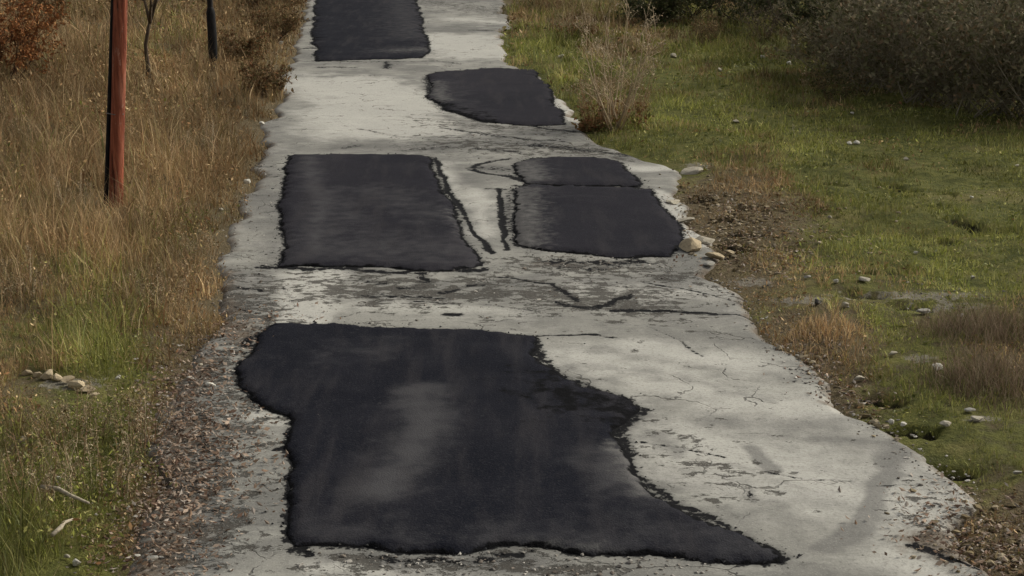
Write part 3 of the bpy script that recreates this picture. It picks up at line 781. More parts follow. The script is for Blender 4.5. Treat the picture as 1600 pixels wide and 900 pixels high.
def scatter(n, seed, pxr, pyr, side):
    r = np.random.default_rng(seed)
    # more blades where they stand further off, as they show smaller there
    a, b = pyr[0] + 208, pyr[1] + 208
    py = a * (b / a) ** r.uniform(0, 1, n) - 208
    px = r.uniform(pxr[0], pxr[1], n)
    x, y = flat(px, py)
    nt = max(1, n // 9)                                  # two thirds grow in tufts
    ti = r.integers(0, nt, n)
    intuft = r.uniform(0, 1, n) < 0.68
    sp = 0.035 + 0.0016 * y[ti]
    x = np.where(intuft, x[ti] + r.normal(0, 1, n) * sp, x); y = np.where(intuft, y[ti] + r.normal(0, 1, n) * sp, y)
    # left bank lies higher: shift sample points so that they cover it
    e = xl_rag(y) - x if side == 'L' else x - xr_rag(y)
    jag = (0.75 if side == 'L' else 0.5) * (fbm(x * 2.0, y * 1.6, 5, 4) - 0.5)
    ok = e + jag > 0.02
    x, y = x[ok], y[ok]
    z = ground_z(x, y)
    return x, y, z, (e + jag)[ok], ti[ok]

def grow(name, n, seed, pxr, pyr, side, label):
    x, y, z, e, ti = scatter(n, seed, pxr, pyr, side)
    r = np.random.default_rng(seed + 1)
    px, py = proj(x, y, z)
    g, hh, dn, br = zone(px, py)
    clump = fbm(x * 0.9, y * 0.9, 61, 4)
    gapn = fbm(x * 1.9, y * 0.8, 64, 4)
    keep = r.uniform(0, 1, len(x)) < dn * np.clip(0.35 + 1.4 * clump, 0.2, 1) * (1.0 if side == 'L' else np.clip(4.5 * (gapn - .28), .3, 1))
    for pts, w_ in RUTS:
        keep &= poly_dist(x, y + .05, ruts_xy(pts)) > w_ * .9
    for p, w in STONE_AT + CLEAR:                        # grass is trodden and kept down round each stone
        r_ = max(w * 0.75, 0.05)
        if w < .02: continue
        keep &= ~(((x - p.x) / r_) ** 2 + ((y - p.y + r_ * 0.9 + 0.12) / (r_ + 0.30)) ** 2 < 1)
    x, y, z, e, g, hh, br, clump, ti = [a[keep] for a in (x, y, z, e, g, hh, br, clump, ti)]
    m = len(x)
    tr = _hash(ti, ti * 0 + seed, 3); tr2 = _hash(ti, ti * 0 + seed, 4)
    if side == 'R': g = g + 0.02 * (g > .3)
    gg = g + 1.1 * (fbm(x * 1.3, y * 1.3, 62, 4) - 0.5) + 0.25 * (tr - .5)
    isg = r.uniform(0, 1, m) < sstep(0.15, 0.85, gg)
    c = np.where(isg[:, None], GREENS[r.integers(0, len(GREENS), m)], DRYS[r.integers(0, len(DRYS), m)])
    tuftc = np.where((gg > .5)[:, None], GREENS[(tr2 * 6.99).astype(int)], DRYS[(tr2 * 7.99).astype(int)])
    c = 0.5 * c + 0.5 * tuftc
    c = c * (br * r.uniform(0.7, 1.45, m))[:, None]
    mott = fbm(x * 2.1, y * 1.1, 66, 5); big = fbm(x * 0.55, y * 0.4, 67, 3)
    c = c * np.clip(0.35 + 1.3 * mott, .55, 1.5)[:, None] * np.clip(0.5 + big, .75, 1.25)[:, None]
    h = (0.55 if side == 'L' else 0.55) * np.clip(2.2 * fbm(x * 1.7, y * 1.2, 68, 3) - .1, .35, 1.7) * hh * r.gamma(5, 1 / 5, m) * np.clip(0.55 + 0.9 * clump, 0.4, 1.4) * (0.45 + 0.55 * sstep(0.0, 0.5, e)) * (0.75 + .5 * tr)
    w = np.maximum(0.0036, 0.00042 * y) * r.gamma(3, 1 / 3, m).clip(.4, 2.6)
    o = blades_mesh(name, x, y, z, h, w, c, np.where(r.uniform(0, 1, m) < 0.6, 1.08, 0.75), seed=seed + 2)
    return tag(o, label, 'grass', kind='stuff')

grow('dry_grass', 190000, 101, (-330, 520), (-40, 1040), 'L', 'tall dry brown and olive grass on the bank beside the poles')
grow('meadow_grass', 380000, 201, (760, 1930), (-60, 1000), 'R', 'short green meadow grass along the opposite verge')

def scrub(name, n, seed, pxr, pyr, side, label, lift):
    """tangled low foliage: small leaf faces at all heights of the growth"""
    x, y, z, e, ti = scatter(n, seed, pxr, pyr, side)
    r = np.random.default_rng(seed + 1)
    px, py = proj(x, y, z); g, hh, dn, br = zone(px, py)
    cl = fbm(x * 1.4, y * .9, 71, 4)
    keep = (r.uniform(0, 1, len(x)) < np.clip(3.2 * (cl - .34), .05, 1) * np.clip(dn + .1, 0, 1))
    for pts, w_ in RUTS: keep &= poly_dist(x, y + .05, ruts_xy(pts)) > w_ * .9
    for p, w in STONE_AT + CLEAR:
        r_ = max(w * 0.75, 0.05)
        keep &= ~(((x - p.x) / r_) ** 2 + ((y - p.y + r_ * 0.9 + 0.12) / (r_ + 0.30)) ** 2 < 1)
    x, y, z, g, hh, br, cl, ti = [a[keep] for a in (x, y, z, g, hh, br, cl, ti)]; m = len(x)
    tr = _hash(ti, ti * 0 + seed, 5)
    gg = g + 1.0 * (fbm(x * 1.3, y * 1.3, 62, 4) - .5) + .3 * (tr - .5)
    c = np.where((gg > r.uniform(.3, .7, m))[:, None], GREENS[r.integers(0, len(GREENS), m)], DRYS[r.integers(0, len(DRYS), m)] * np.array([1.0, .96, .9]))
    c = c * (br * r.uniform(.5, 1.5, m) * np.clip(.4 + 1.2 * fbm(x * 2.1, y * 1.1, 66, 5), .5, 1.5))[:, None]
    zz = z + hh * lift * r.uniform(0, 1, m) ** .8 * np.clip(2.4 * cl - .3, .3, 1.4)
    s_ = np.maximum(.011, .0009 * y) * r.gamma(4, 1 / 4, m).clip(.4, 2.2)
    nrm = r.normal(0, 1, (m, 3)); nrm /= np.linalg.norm(nrm, axis=1, keepdims=True)
    a = np.cross(nrm, r.normal(0, 1, (m, 3))); a /= np.maximum(np.linalg.norm(a, axis=1, keepdims=True), 1e-6); b = np.cross(nrm, a)
    ctr = np.stack([x, y, zz], -1); A = a * s_[:, None]; B = b * (s_ * r.uniform(.2, .5, m))[:, None]
    vs = np.stack([ctr - A, ctr - B, ctr + A, ctr + B], 1).reshape(-1, 3); k = np.arange(m)[:, None] * 4
    o = mesh_np(name, vs, np.concatenate([k + np.array([[0, 1, 2]]), k + np.array([[0, 2, 3]])]), M_LEAF, colors=np.repeat(c, 4, 0))
    return tag(o, label, 'undergrowth', kind='stuff')
scrub('bank_undergrowth', 150000, 151, (-330, 520), (-40, 1040), 'L', 'tangled brown and green undergrowth among the bank grass', .62)
scrub('meadow_herbs', 150000, 251, (760, 1930), (-60, 1000), 'R', 'low mossy herbs between the meadow grass', .30)

# ------------------------------------------------------------------ leaf litter, gravel, soil clods (nobody could count them)
def on_patch(x, y):
    r_ = np.zeros(len(x), bool)
    for P in PATCHES: r_ |= inside_poly(x, y, P['out'][::3])
    return r_

def litter(name, n, seed, zones, cols, size, label, lift=0.012):
    r = np.random.default_rng(seed); xs_, ys_ = [], []
    for (pts, w, share) in zones:
        g = gpts(pts); k = int(n * share)
        L = np.linalg.norm(np.diff(g, axis=0), axis=1); cum = np.concatenate([[0], np.cumsum(L)])
        d = r.uniform(0, cum[-1], k)
        xs_.append(np.interp(d, cum, g[:, 0]) + r.normal(0, 1, k) * w)
        ys_.append(np.interp(d, cum, g[:, 1]) + r.normal(0, 1, k) * w)
    x = np.concatenate(xs_); y = np.concatenate(ys_)
    on_road = (x > xl_rag(y) + 0.02) & (x < xr_rag(y) - 0.02)
    z = np.where(on_road, np.maximum(road_z(x, y), ground_z(x, y)), ground_z(x, y)) + lift * r.uniform(0.3, 2.0, len(x))
    ok_ = ~on_patch(x, y) | (r.uniform(0, 1, len(x)) < .06); x, y, z = x[ok_], y[ok_], z[ok_]
    m = len(x)
    s_ = size * r.gamma(2.2, 1 / 2.2, m).clip(.2, 1.9)
    nrm = np.stack([r.normal(0, .55, m), r.normal(0, .55, m), np.ones(m)], -1); nrm /= np.linalg.norm(nrm, axis=1, keepdims=True)
    a = np.stack([np.cos(t := r.uniform(0, 6.28, m)), np.sin(t), 0 * t], -1)
    a -= nrm * (a * nrm).sum(1, keepdims=True); a /= np.linalg.norm(a, axis=1, keepdims=True)
    b = np.cross(nrm, a); c = np.stack([x, y, z], -1)
    A = a * s_[:, None]; B = b * (s_ * r.uniform(.3, .6, m))[:, None]; cu = nrm * (s_ * r.uniform(-.1, .45, m))[:, None]
    vs = np.stack([c - A + cu, c - B, c + A + cu, c + B], 1).reshape(-1, 3)
    k = np.arange(m)[:, None] * 4
    col = np.array(cols)[r.integers(0, len(cols), m)] * r.uniform(.6, 1.25, m)[:, None]
    o = mesh_np(name, vs, np.concatenate([k + np.array([[0, 1, 2]]), k + np.array([[0, 2, 3]])]), M_LEAF, colors=np.repeat(col, 4, 0))
    return tag(o, label, name.split('_')[0], kind='stuff')

LEAFC = [(.30, .21, .145), (.24, .16, .105), (.42, .32, .24), (.18, .11, .075), (.33, .26, .20), (.13, .085, .06), (.36, .31, .26)]
litter('leaf_litter', 10500, 301, [([(300, 570), (272, 640), (270, 720), (258, 800), (240, 900)], .17, .42), ([(320, 640), (330, 720), (300, 800)], .22, .16),
       ([(380, 500), (330, 560)], .30, .10), ([(1240, 500), (1290, 570), (1340, 630)], .14, .06), ([(1120, 310), (1170, 370), (1210, 430)], .35, .14), ([(1500, 790), (1540, 850), (1600, 900)], .22, .12)],
       LEAFC, 0.0125, 'fallen reddish brown leaves strewn over the road shoulder')

def lump_mesh(name, n, seed, zones, cols, size, mat, label, flatk=.6):
    r = np.random.default_rng(seed)
    t = (1 + 5 ** .5) / 2
    iv = np.array([(-1, t, 0), (1, t, 0), (-1, -t, 0), (1, -t, 0), (0, -1, t), (0, 1, t), (0, -1, -t), (0, 1, -t), (t, 0, -1), (t, 0, 1), (-t, 0, -1), (-t, 0, 1)]) / 1.9
    it = np.array([(0, 11, 5), (0, 5, 1), (0, 1, 7), (0, 7, 10), (0, 10, 11), (1, 5, 9), (5, 11, 4), (11, 10, 2), (10, 7, 6), (7, 1, 8), (3, 9, 4), (3, 4, 2), (3, 2, 6), (3, 6, 8), (3, 8, 9), (4, 9, 5), (2, 4, 11), (6, 2, 10), (8, 6, 7), (9, 8, 1)])
    xs_, ys_ = [], []
    for (pts, w, share) in zones:
        g = gpts(pts); k = int(n * share)
        L = np.linalg.norm(np.diff(g, axis=0), axis=1); cum = np.concatenate([[0], np.cumsum(L)])
        d = r.uniform(0, cum[-1], k)
        xs_.append(np.interp(d, cum, g[:, 0]) + r.normal(0, 1, k) * w); ys_.append(np.interp(d, cum, g[:, 1]) + r.normal(0, 1, k) * w * 1.5)
    x = np.concatenate(xs_); y = np.concatenate(ys_); m = len(x)
    on_road = (x > xl_rag(y)) & (x < xr_rag(y))
    z = np.where(on_road, np.maximum(road_z(x, y), ground_z(x, y)), ground_z(x, y))
    s_ = size * np.minimum(r.gamma(2.5, 1 / 2.5, m), 2.4)
    x, y, z, s_ = [q[ok_] for q in (x, y, z, s_)] if (ok_ := ~on_patch(x, y)).any() else (x, y, z, s_); m = len(x)
    v = iv[None] * (1 + r.uniform(-.5, .45, (m, 12, 1))) * np.stack([r.uniform(.8, 1.4, m), r.uniform(.8, 1.4, m), r.uniform(.6, 1.2, m) * flatk], -1)[:, None]
    a = r.uniform(0, 6.28, m); ca, sa = np.cos(a)[:, None], np.sin(a)[:, None]
    v = np.stack([v[..., 0] * ca - v[..., 1] * sa, v[..., 0] * sa + v[..., 1] * ca, v[..., 2]], -1) * s_[:, None, None]
    v += np.stack([x, y, z + s_ * .25], -1)[:, None]
    f = (np.arange(m)[:, None, None] * 12 + it[None]).reshape(-1, 3)
    col = np.array(cols)[r.integers(0, len(cols), m)] * r.uniform(.7, 1.2, m)[:, None]
    o = mesh_np(name, v.reshape(-1, 3), f, mat, colors=np.repeat(col, 12, 0))
    return tag(o, label, name.split('_')[-1], kind='stuff')

lump_mesh('soil_clods', 1500, 311, [([(1105, 300), (1150, 350), (1180, 400), (1205, 430)], .26, .50), ([(1160, 290), (1215, 340), (1235, 400)], .45, .30), ([(1230, 540), (1300, 590), (1400, 690)], .06, .06), ([(1540, 800), (1590, 880)], .2, .14)],
          [(.15, .115, .060), (.20, .155, .082), (.105, .078, .040), (.26, .21, .13), (.30, .25, .17)], .0115, M_STONE, 'brown crumbled soil clods on the bank beside the road patches')
lump_mesh('loose_gravel', 3000, 312, [([(350, 430), (300, 590), (250, 700), (230, 880)], .26, .34), ([(400, 250), (360, 420)], .16, .08), ([(1120, 430), (1220, 540), (1340, 640), (1480, 750), (1530, 850)], .10, .20),
          ([(560, 450), (900, 460), (1120, 450)], .45, .10), ([(480, 880), (1100, 888)], .10, .14), ([(860, 410), (1060, 412)], .2, .08), ([(700, 215), (960, 235)], .4, .05), ([(1400, 470), (1560, 480)], .3, .05)],
          [(.36, .34, .30), (.26, .24, .21), (.20, .17, .14), (.45, .42, .37), (.12, .11, .10)], .0055, M_STONE, 'small loose gravel scattered over the crumbling road')

cr_x = np.concatenate([P['out'] for P in PATCHES])
rr_ = np.random.default_rng(77); cr_i = rr_.integers(0, len(cr_x), 4200)
def crumbs():
    q = cr_x[cr_i] + rr_.normal(0, .045, (len(cr_i), 2)) * np.array([1, 1.4])
    m = len(q); z = road_z(q[:, 0], q[:, 1]); s_ = .0065 * rr_.gamma(2, .5, m).clip(.25, 2.0)
    tv = np.array([(1, 0, -.3), (-.5, .87, -.3), (-.5, -.87, -.3), (.1, .1, .30)])
    v = tv[None] * (1 + rr_.uniform(-.5, .6, (m, 4, 3))); a = rr_.uniform(0, 6.28, m); ca, sa = np.cos(a)[:, None], np.sin(a)[:, None]
    v = np.stack([v[..., 0] * ca - v[..., 1] * sa, v[..., 0] * sa + v[..., 1] * ca, v[..., 2]], -1) * s_[:, None, None] + np.stack([q[:, 0], q[:, 1], z + .3 * s_ + .004], -1)[:, None]
    f = (np.arange(m)[:, None, None] * 4 + np.array([(0, 1, 3), (1, 2, 3), (2, 0, 3), (0, 2, 1)])[None]).reshape(-1, 3)
    col = np.array([(.012, .012, .014), (.02, .02, .022), (.05, .048, .045), (.008, .008, .009)])[rr_.integers(0, 4, m)]
    return tag(mesh_np('asphalt_crumbs', v.reshape(-1, 3), f, M_CRUMB, colors=np.repeat(col, 4, 0)), 'loose black asphalt crumbs along the patch edges', 'crumbs', kind='stuff')
M_CRUMB = make_veg_mat('asphalt_crumb', 0.0)
crumbs()

# ------------------------------------------------------------------ stones
import bmesh
TONES = {'white': (.58, .55, .47), 'pale': (.38, .345, .27), 'grey': (.27, .26, .23), 'dark': (.05, .047, .043), 'tan': (.42, .34, .22)}
def stone_mesh(name, seed, sx, sy, sz, tone):
    r = np.random.default_rng(seed)
    bm = bmesh.new(); bmesh.ops.create_icosphere(bm, subdivisions=3 if sx > .1 else 2, radius=1.0)
    v = np.array([tuple(q.co) for q in bm.verts]); f = np.array([[q.index for q in fc.verts] for fc in bm.faces]); bm.free()
    for _ in range(14):                                   # chipped faces
        d = r.normal(0, 1, 3); d /= np.linalg.norm(d); k = r.uniform(.38, .85)
        pr = v @ d; v -= np.where(pr > k, pr - k, 0)[:, None] * d
    v *= 1 + .10 * (fbm(v[:, 0] * 2 + seed, v[:, 1] * 2 + v[:, 2], seed, 3) - .5)[:, None]
    a = r.uniform(0, 6.28); rot = np.array([[math.cos(a), -math.sin(a), 0], [math.sin(a), math.cos(a), 0], [0, 0, 1]])
    v = (v @ rot.T) * np.array([sx, sy, sz]) / 0.82
    v *= 1 / max(np.ptp(v[:, 0]) / (2 * sx), 1e-6)
    c = np.array(TONES[tone]) * r.uniform(.9, 1.1)
    return mesh_np(name, v, f, M_STONE, colors=np.broadcast_to(c, v.shape))
for k, (t, (p, w)) in enumerate(zip(STONES, STONE_AT)):
    sx = w / 2; sz = sx * t[3]
    o = stone_mesh(t[5], 400 + k, sx, sx * random.uniform(.7, 1.1), sz, t[4])
    o.location = (p.x, p.y + sx * .4, float(ground_z(p.x, p.y)) + sz * (.40 if t[3] > .4 else .6) + (0.015 if w < .12 else 0))
    if float(xl_rag(p.y)) < p.x < float(xr_rag(p.y)): o.location.z = float(road_z(p.x, p.y)) + sz * .55
    o.rotation_euler = (random.uniform(-.15, .15), random.uniform(-.15, .15), 0)
    tag(o, t[6], 'boulder' if 'boulder' in t[5] else 'rubble' if t[5] in ('rubble_stone', 'concrete_chunk') else 'stone',
        'rubble row on the bank' if t[5] == 'rubble_stone' else ST if t[5] == 'stone' else 'broken concrete at the patch edge')

# ------------------------------------------------------------------ poles
def ring_tube(name, prof, mat, parent, sides=20, bend=None, wob=0.0, seed=0):
    """prof: list of (z, r); bend(z) -> (x, y)"""
    g = Geo(); vs = []
    for (z, r_) in prof:
        bx, by = bend(z) if bend else (0, 0)
        for k in range(sides):
            a = 2 * math.pi * k / sides
            rr = r_ * (1 + wob * (float(vnoise(k * .9 + seed, z * 2.3)) - .5))
            vs.append((bx + rr * math.cos(a), by + rr * math.sin(a), z))
    n = len(prof)
    q = [(i * sides + k, i * sides + (k + 1) % sides, (i + 1) * sides + (k + 1) % sides, (i + 1) * sides + k) for i in range(n - 1) for k in range(sides)]
    g.add(vs, [], q)
    tz = len(vs) - sides
    bx, by = bend(prof[-1][0]) if bend else (0, 0)
    g.add([(bx, by, prof[-1][0] + .004)] + vs[tz:], [(0, 1 + k, 1 + (k + 1) % sides) for k in range(sides)])
    return g.build(name, mat, parent)

pp = onto(181, 322)
pole = empty('wooden_pole', pp)
LEAN = math.tan(math.radians(4.6))
pb = lambda z: (z * LEAN, 0.0)
ring_tube('shaft', [(-.3, .070)] + [(z, .068 - .0020 * z) for z in np.arange(0, 7.01, .25)], M_POLE, pole, 24, pb, .10, 3)
cb = lambda z: (z * LEAN - .104 + .014 * min(z, 3.2), .030)
ring_tube('cable_conduit', [(z, .022) for z in np.arange(-.2, 4.01, .25)], M_PIPE, pole, 10, cb)
for zz in (.9, 2.1, 3.3):
    g = Geo(); cx, cy = cb(zz); sx_, _ = pb(zz)
    g.tube([(cx - .028, cy, zz), (cx, cy - .03, zz + .002), (sx_ - .02, -.068, zz), (sx_ + .062, -.03, zz)], [.005] * 4, (.2, .2, .2), 6)
    g.build('clamp', M_STEEL, pole)
g = Geo(); kz = 2.33
kx = pb(kz)[0]
g.tube([(kx + .030, -.030, kz - .006), (kx + .058, -.050, kz), (kx + .066, -.056, kz + .004)], [.024, .016, .006], (.1, .03, .02), 9)
g.build('knot', M_POLE, pole)
tag(pole, 'tall rust-red wooden pole with a thin black conduit running up its side', 'pole')

p2 = onto(333, 112)
s2 = px_per_m(p2)
post = empty('sleeved_post', p2)
H = lambda px_: px_ / s2
nb_ = lambda z: (.012 * math.sin(z * 3), 0)
ring_tube('post', [(-.25, .036), (0, .038), (H(22), .040), (H(60), .042), (H(115), .045), (3.4, .040)], M_BARK if False else M_PIPE, post, 12, nb_, .3, 5)
ring_tube('sleeve', [(H(14), .042), (H(20), .066), (H(30), .076), (H(60), .077), (H(92), .074), (H(97), .060), (H(100), .045)], M_SLEEVE, post, 14, nb_, .16, 6)
tag(post, 'thin dark post wrapped in a thicker black sleeve beside the brown roadside shrubs', 'post')

# ------------------------------------------------------------------ woody plants
def leaf_batch(G, centers, size, cols, r, droop=.3):
    n = len(centers)
    if not n: return
    c = np.array([tuple(q) for q in centers])
    nrm = r.normal(0, 1, (n, 3)); nrm /= np.linalg.norm(nrm, axis=1, keepdims=True)
    a = np.cross(nrm, r.normal(0, 1, (n, 3))); a /= np.maximum(np.linalg.norm(a, axis=1, keepdims=True), 1e-6)
    b = np.cross(nrm, a); s_ = size * r.uniform(.5, 1.4, n)[:, None]
    A, B = a * s_, b * s_ * .45
    vs = np.stack([c - A, c - B + nrm * s_ * .15, c + A, c + B + nrm * s_ * .15], 1).reshape(-1, 3)
    k = np.arange(n)[:, None] * 4
    col = np.array(cols)[r.integers(0, len(cols), n)] * r.uniform(.6, 1.3, n)[:, None]
    G.add(vs, np.concatenate([k + np.array([[0, 1, 2]]), k + np.array([[0, 2, 3]])]), None, np.repeat(col, 4, 0))

def woody(name, label, cat, base, h, rad, stems, twigs, bark, leaves, leafcols, leafsize, seed, group=None,
          spread=.5, r0=.012, trunk_h=0.0, tmin=.12, basew=.3, foliage='foliage', limb='branches', squash=1.0):
    r = np.random.default_rng(seed); rnd = random.Random(seed)
    root = empty(name, base); B = Geo(); tips = []
    org = Vector((0, 0, -.05))
    if trunk_h:
        T_ = Geo(); pts = [Vector((0, 0, -.1))]; 
        for k in range(1, 6): pts.append(Vector((rnd.uniform(-.03, .03) * k * .5, rnd.uniform(-.03, .03), trunk_h * k / 5)))
        T_.tube(pts, [r0 * 1.7, r0 * 1.35, r0 * 1.2, r0 * 1.1, r0 * 1.1, r0 * .9], bark, 8)
        T_.build('trunk', M_BARK, root); org = pts[-1] * .98
    for s_ in range(stems):
        a = rnd.uniform(0, 6.283); sp_ = rad * spread * rnd.uniform(.2, 1.4)
        top = Vector((math.cos(a) * sp_, math.sin(a) * sp_, org.z + (h - org.z) * rnd.uniform(.6, 1.0)))
        st = org + Vector((rnd.uniform(-.5, .5), rnd.uniform(-.5, .5), 0)) * rad * (basew if not trunk_h else 0)
        pts = []
        for k in range(6):
            t = k / 5; q = st.lerp(top, t); bow = math.sin(t * 3.14) * rad * .18
            pts.append(q + Vector((math.cos(a) * bow + rnd.uniform(-.04, .04) * h * t, math.sin(a) * bow + rnd.uniform(-.04, .04) * h * t, 0)))
        B.tube(pts, [r0 * (1 - .16 * k) * rnd.uniform(.8, 1.2) for k in range(6)], np.array(bark) * rnd.uniform(.7, 1.3), 5)
        for w in range(twigs):
            t = rnd.uniform(tmin, 1.0); i = min(4, int(t * 5)); q = pts[i].lerp(pts[i + 1], t * 5 - i)
            a2 = a + rnd.gauss(0, 1.1); L = rad * rnd.uniform(.25, .75) * (1.15 - .6 * t)
            d = Vector((math.cos(a2), math.sin(a2), rnd.uniform(.1, 1.2) * squash)).normalized()
            p1 = q + d * L * .5 + Vector((0, 0, rnd.uniform(-.02, .05))); p2_ = q + d * L + Vector((rnd.uniform(-.1, .1), rnd.uniform(-.1, .1), rnd.uniform(0, .15))) * L
            rr = r0 * .42 * (1 - .5 * t)
            B.tube([q, p1, p2_], [rr, rr * .7, rr * .25], np.array(bark) * rnd.uniform(.7, 1.4), 3, False)
            for u in range(3):
                f = rnd.uniform(.3, 1); e = q.lerp(p1, f * 2) if f < .5 else p1.lerp(p2_, f * 2 - 1)
                d2 = (d + Vector((rnd.gauss(0, .8), rnd.gauss(0, .8), rnd.gauss(.2, .6)))).normalized(); e2 = e + d2 * L * rnd.uniform(.25, .55)
                B.tube([e, e2], [rr * .5, rr * .2], np.array(bark) * rnd.uniform(.8, 1.5), 3, False)
                tips.append((e, e2))
    B.build(limb, M_BARK, root)['kind'] = 'stuff'
    if leaves:
        L_ = Geo(); cs = []
        for k in range(leaves):
            e, e2 = rnd.choice(tips); q = e.lerp(e2, rnd.uniform(.1, 1.1))
            cs.append(q + Vector((rnd.gauss(0, 1), rnd.gauss(0, 1), rnd.gauss(0, 1))) * .02)
        leaf_batch(L_, cs, leafsize, leafcols, r)
        L_.build(foliage, M_LEAF, root)['kind'] = 'stuff'
    tag(root, label, cat, group)
    return root

RUSSET = [(.30, .125, .045), (.22, .085, .03), (.36, .19, .075), (.16, .07, .03)]
BROWNL = [(.20, .13, .065), (.15, .09, .042), (.26, .18, .09), (.12, .09, .04), (.17, .14, .06)]
DARKL = [(.040, .042, .022), (.055, .050, .030), (.030, .034, .018), (.07, .058, .036)]
GREYL = [(.10, .085, .055), (.14, .115, .075), (.075, .065, .045), (.055, .055, .032)]
DKGRN = [(.060, .072, .026), (.042, .052, .020), (.08, .085, .035), (.09, .078, .038)]

woody('young_tree', 'slender bare sapling with a forked stem behind the red pole', 'tree', onto(232, 122), 3.0, 1.1, 4, 7, (.085, .062, .042), 160, BROWNL, .03, 501, spread=.75, r0=.026, trunk_h=.85, foliage='leaves')
woody('russet_bush', 'russet orange bush at the upper corner of the bank', 'bush', onto(2, 132), 1.35, 1.05, 12, 14, (.09, .045, .025), 5200, RUSSET, .030, 502, r0=.012)
woody('russet_bush', 'second russet bush higher up, behind the orange corner bush', 'bush', onto(55, 52), .9, .8, 9, 12, (.10, .06, .03), 2600, RUSSET + BROWNL, .032, 503, r0=.011)
for k, (x_, y_, h_, r_, lab) in enumerate([
        (388, 104, .62, .50, 'brown roadside shrub right beside the sleeved post'), (432, 66, .7, .6, 'brown roadside shrub nearest the edge of the farthest patch'),
        (398, 30, .9, .7, 'taller brown roadside shrub behind the sleeved post'), (452, 14, .8, .6, 'farthest brown roadside shrub at the top edge by the road'),
        (415, 150, .42, .42, 'low brown roadside shrub in front, closest to the pale concrete stretch')]):
    woody('roadside_shrub', lab, 'shrub', onto(x_, y_), h_, r_, 11, 12, (.085, .055, .035), 2600, BROWNL + [(.19, .09, .04)], .026, 510 + k, 'brown shrubs beside the upper road', r0=.008)
HEDGEL = [(.22, .20, .12), (.17, .15, .085), (.13, .125, .06), (.26, .22, .14), (.20, .14, .08), (.10, .10, .045)]
HEDGE = [(1322, 118, 1.0, .8, 'lowest thicket shrub, at the road end of the dark hedge'), (1392, 142, 1.75, .95, 'twiggy dark hedge shrub, second from the road'),
         (1462, 160, 1.5, 1.0, 'twiggy dark hedge shrub, third from the road'), (1536, 172, 2.1, 1.1, 'twiggy dark hedge shrub, fourth from the road'),
         (1604, 178, 1.8, 1.0, 'twiggy dark hedge shrub on the edge of the photograph'), (1672, 184, 2.3, 1.1, 'twiggy hedge shrub just outside the edge of the photograph'),
         (1370, 92, 1.9, 1.1, 'rear thicket shrub behind the road end of the hedge'), (1450, 112, 2.6, 1.2, 'rear thicket shrub behind the middle of the hedge'),
         (1545, 124, 2.9, 1.2, 'rear thicket shrub behind the outer part of the hedge'), (1630, 130, 2.7, 1.2, 'rear thicket shrub behind the hedge at the photograph edge')]
for k, (x_, y_, h_, r_, lab) in enumerate(HEDGE):
    woody('hedge_shrub', lab, 'shrub', onto(x_, y_), h_, r_, 30, 22, (.22, .19, .135), 3800, HEDGEL, .042, 530 + k, 'dark thicket above the meadow', r0=.010, spread=1.0, tmin=.03, basew=1.1)
BUSH = [(1022, 40, .7, .8, 'dark bush at the top edge behind the dry shrub'), (1085, 28, 1.0, 1.0, 'dark bush at the top edge, second from the dry shrub'),
        (1160, 36, 1.0, 1.1, 'dark evergreen bush at the top edge behind the grey stone'), (1250, 50, 1.0, 1.2, 'dark evergreen bush above the far white stones'),
        (1318, 78, 1.2, 1.1, 'dark evergreen bush against the road end of the thicket')]
for k, (x_, y_, h_, r_, lab) in enumerate(BUSH):
    woody('dark_bush', lab, 'bush', onto(x_, y_), h_, r_, 14, 13, (.05, .04, .03), 4200, DKGRN, .035, 550 + k, 'dark bushes at the top of the meadow', r0=.011, spread=.7)
woody('dead_bush', 'low brown leafless bush in the grass behind the pale meadow stone', 'bush', onto(1098, 72), .55, .55, 12, 12, (.11, .075, .045), 900, BROWNL, .022, 560, r0=.007)
woody('dead_bush', 'greyish brown leafless bush beside the far four white stones', 'bush', onto(1195, 62), .75, .6, 12, 12, (.12, .085, .06), 700, GREYL, .022, 561, r0=.007)
woody('dead_bush', 'small brown bush in the meadow in front of the thicket', 'bush', onto(1305, 158), .42, .5, 12, 12, (.11, .085, .05), 900, BROWNL + DKGRN, .02, 562, r0=.006)

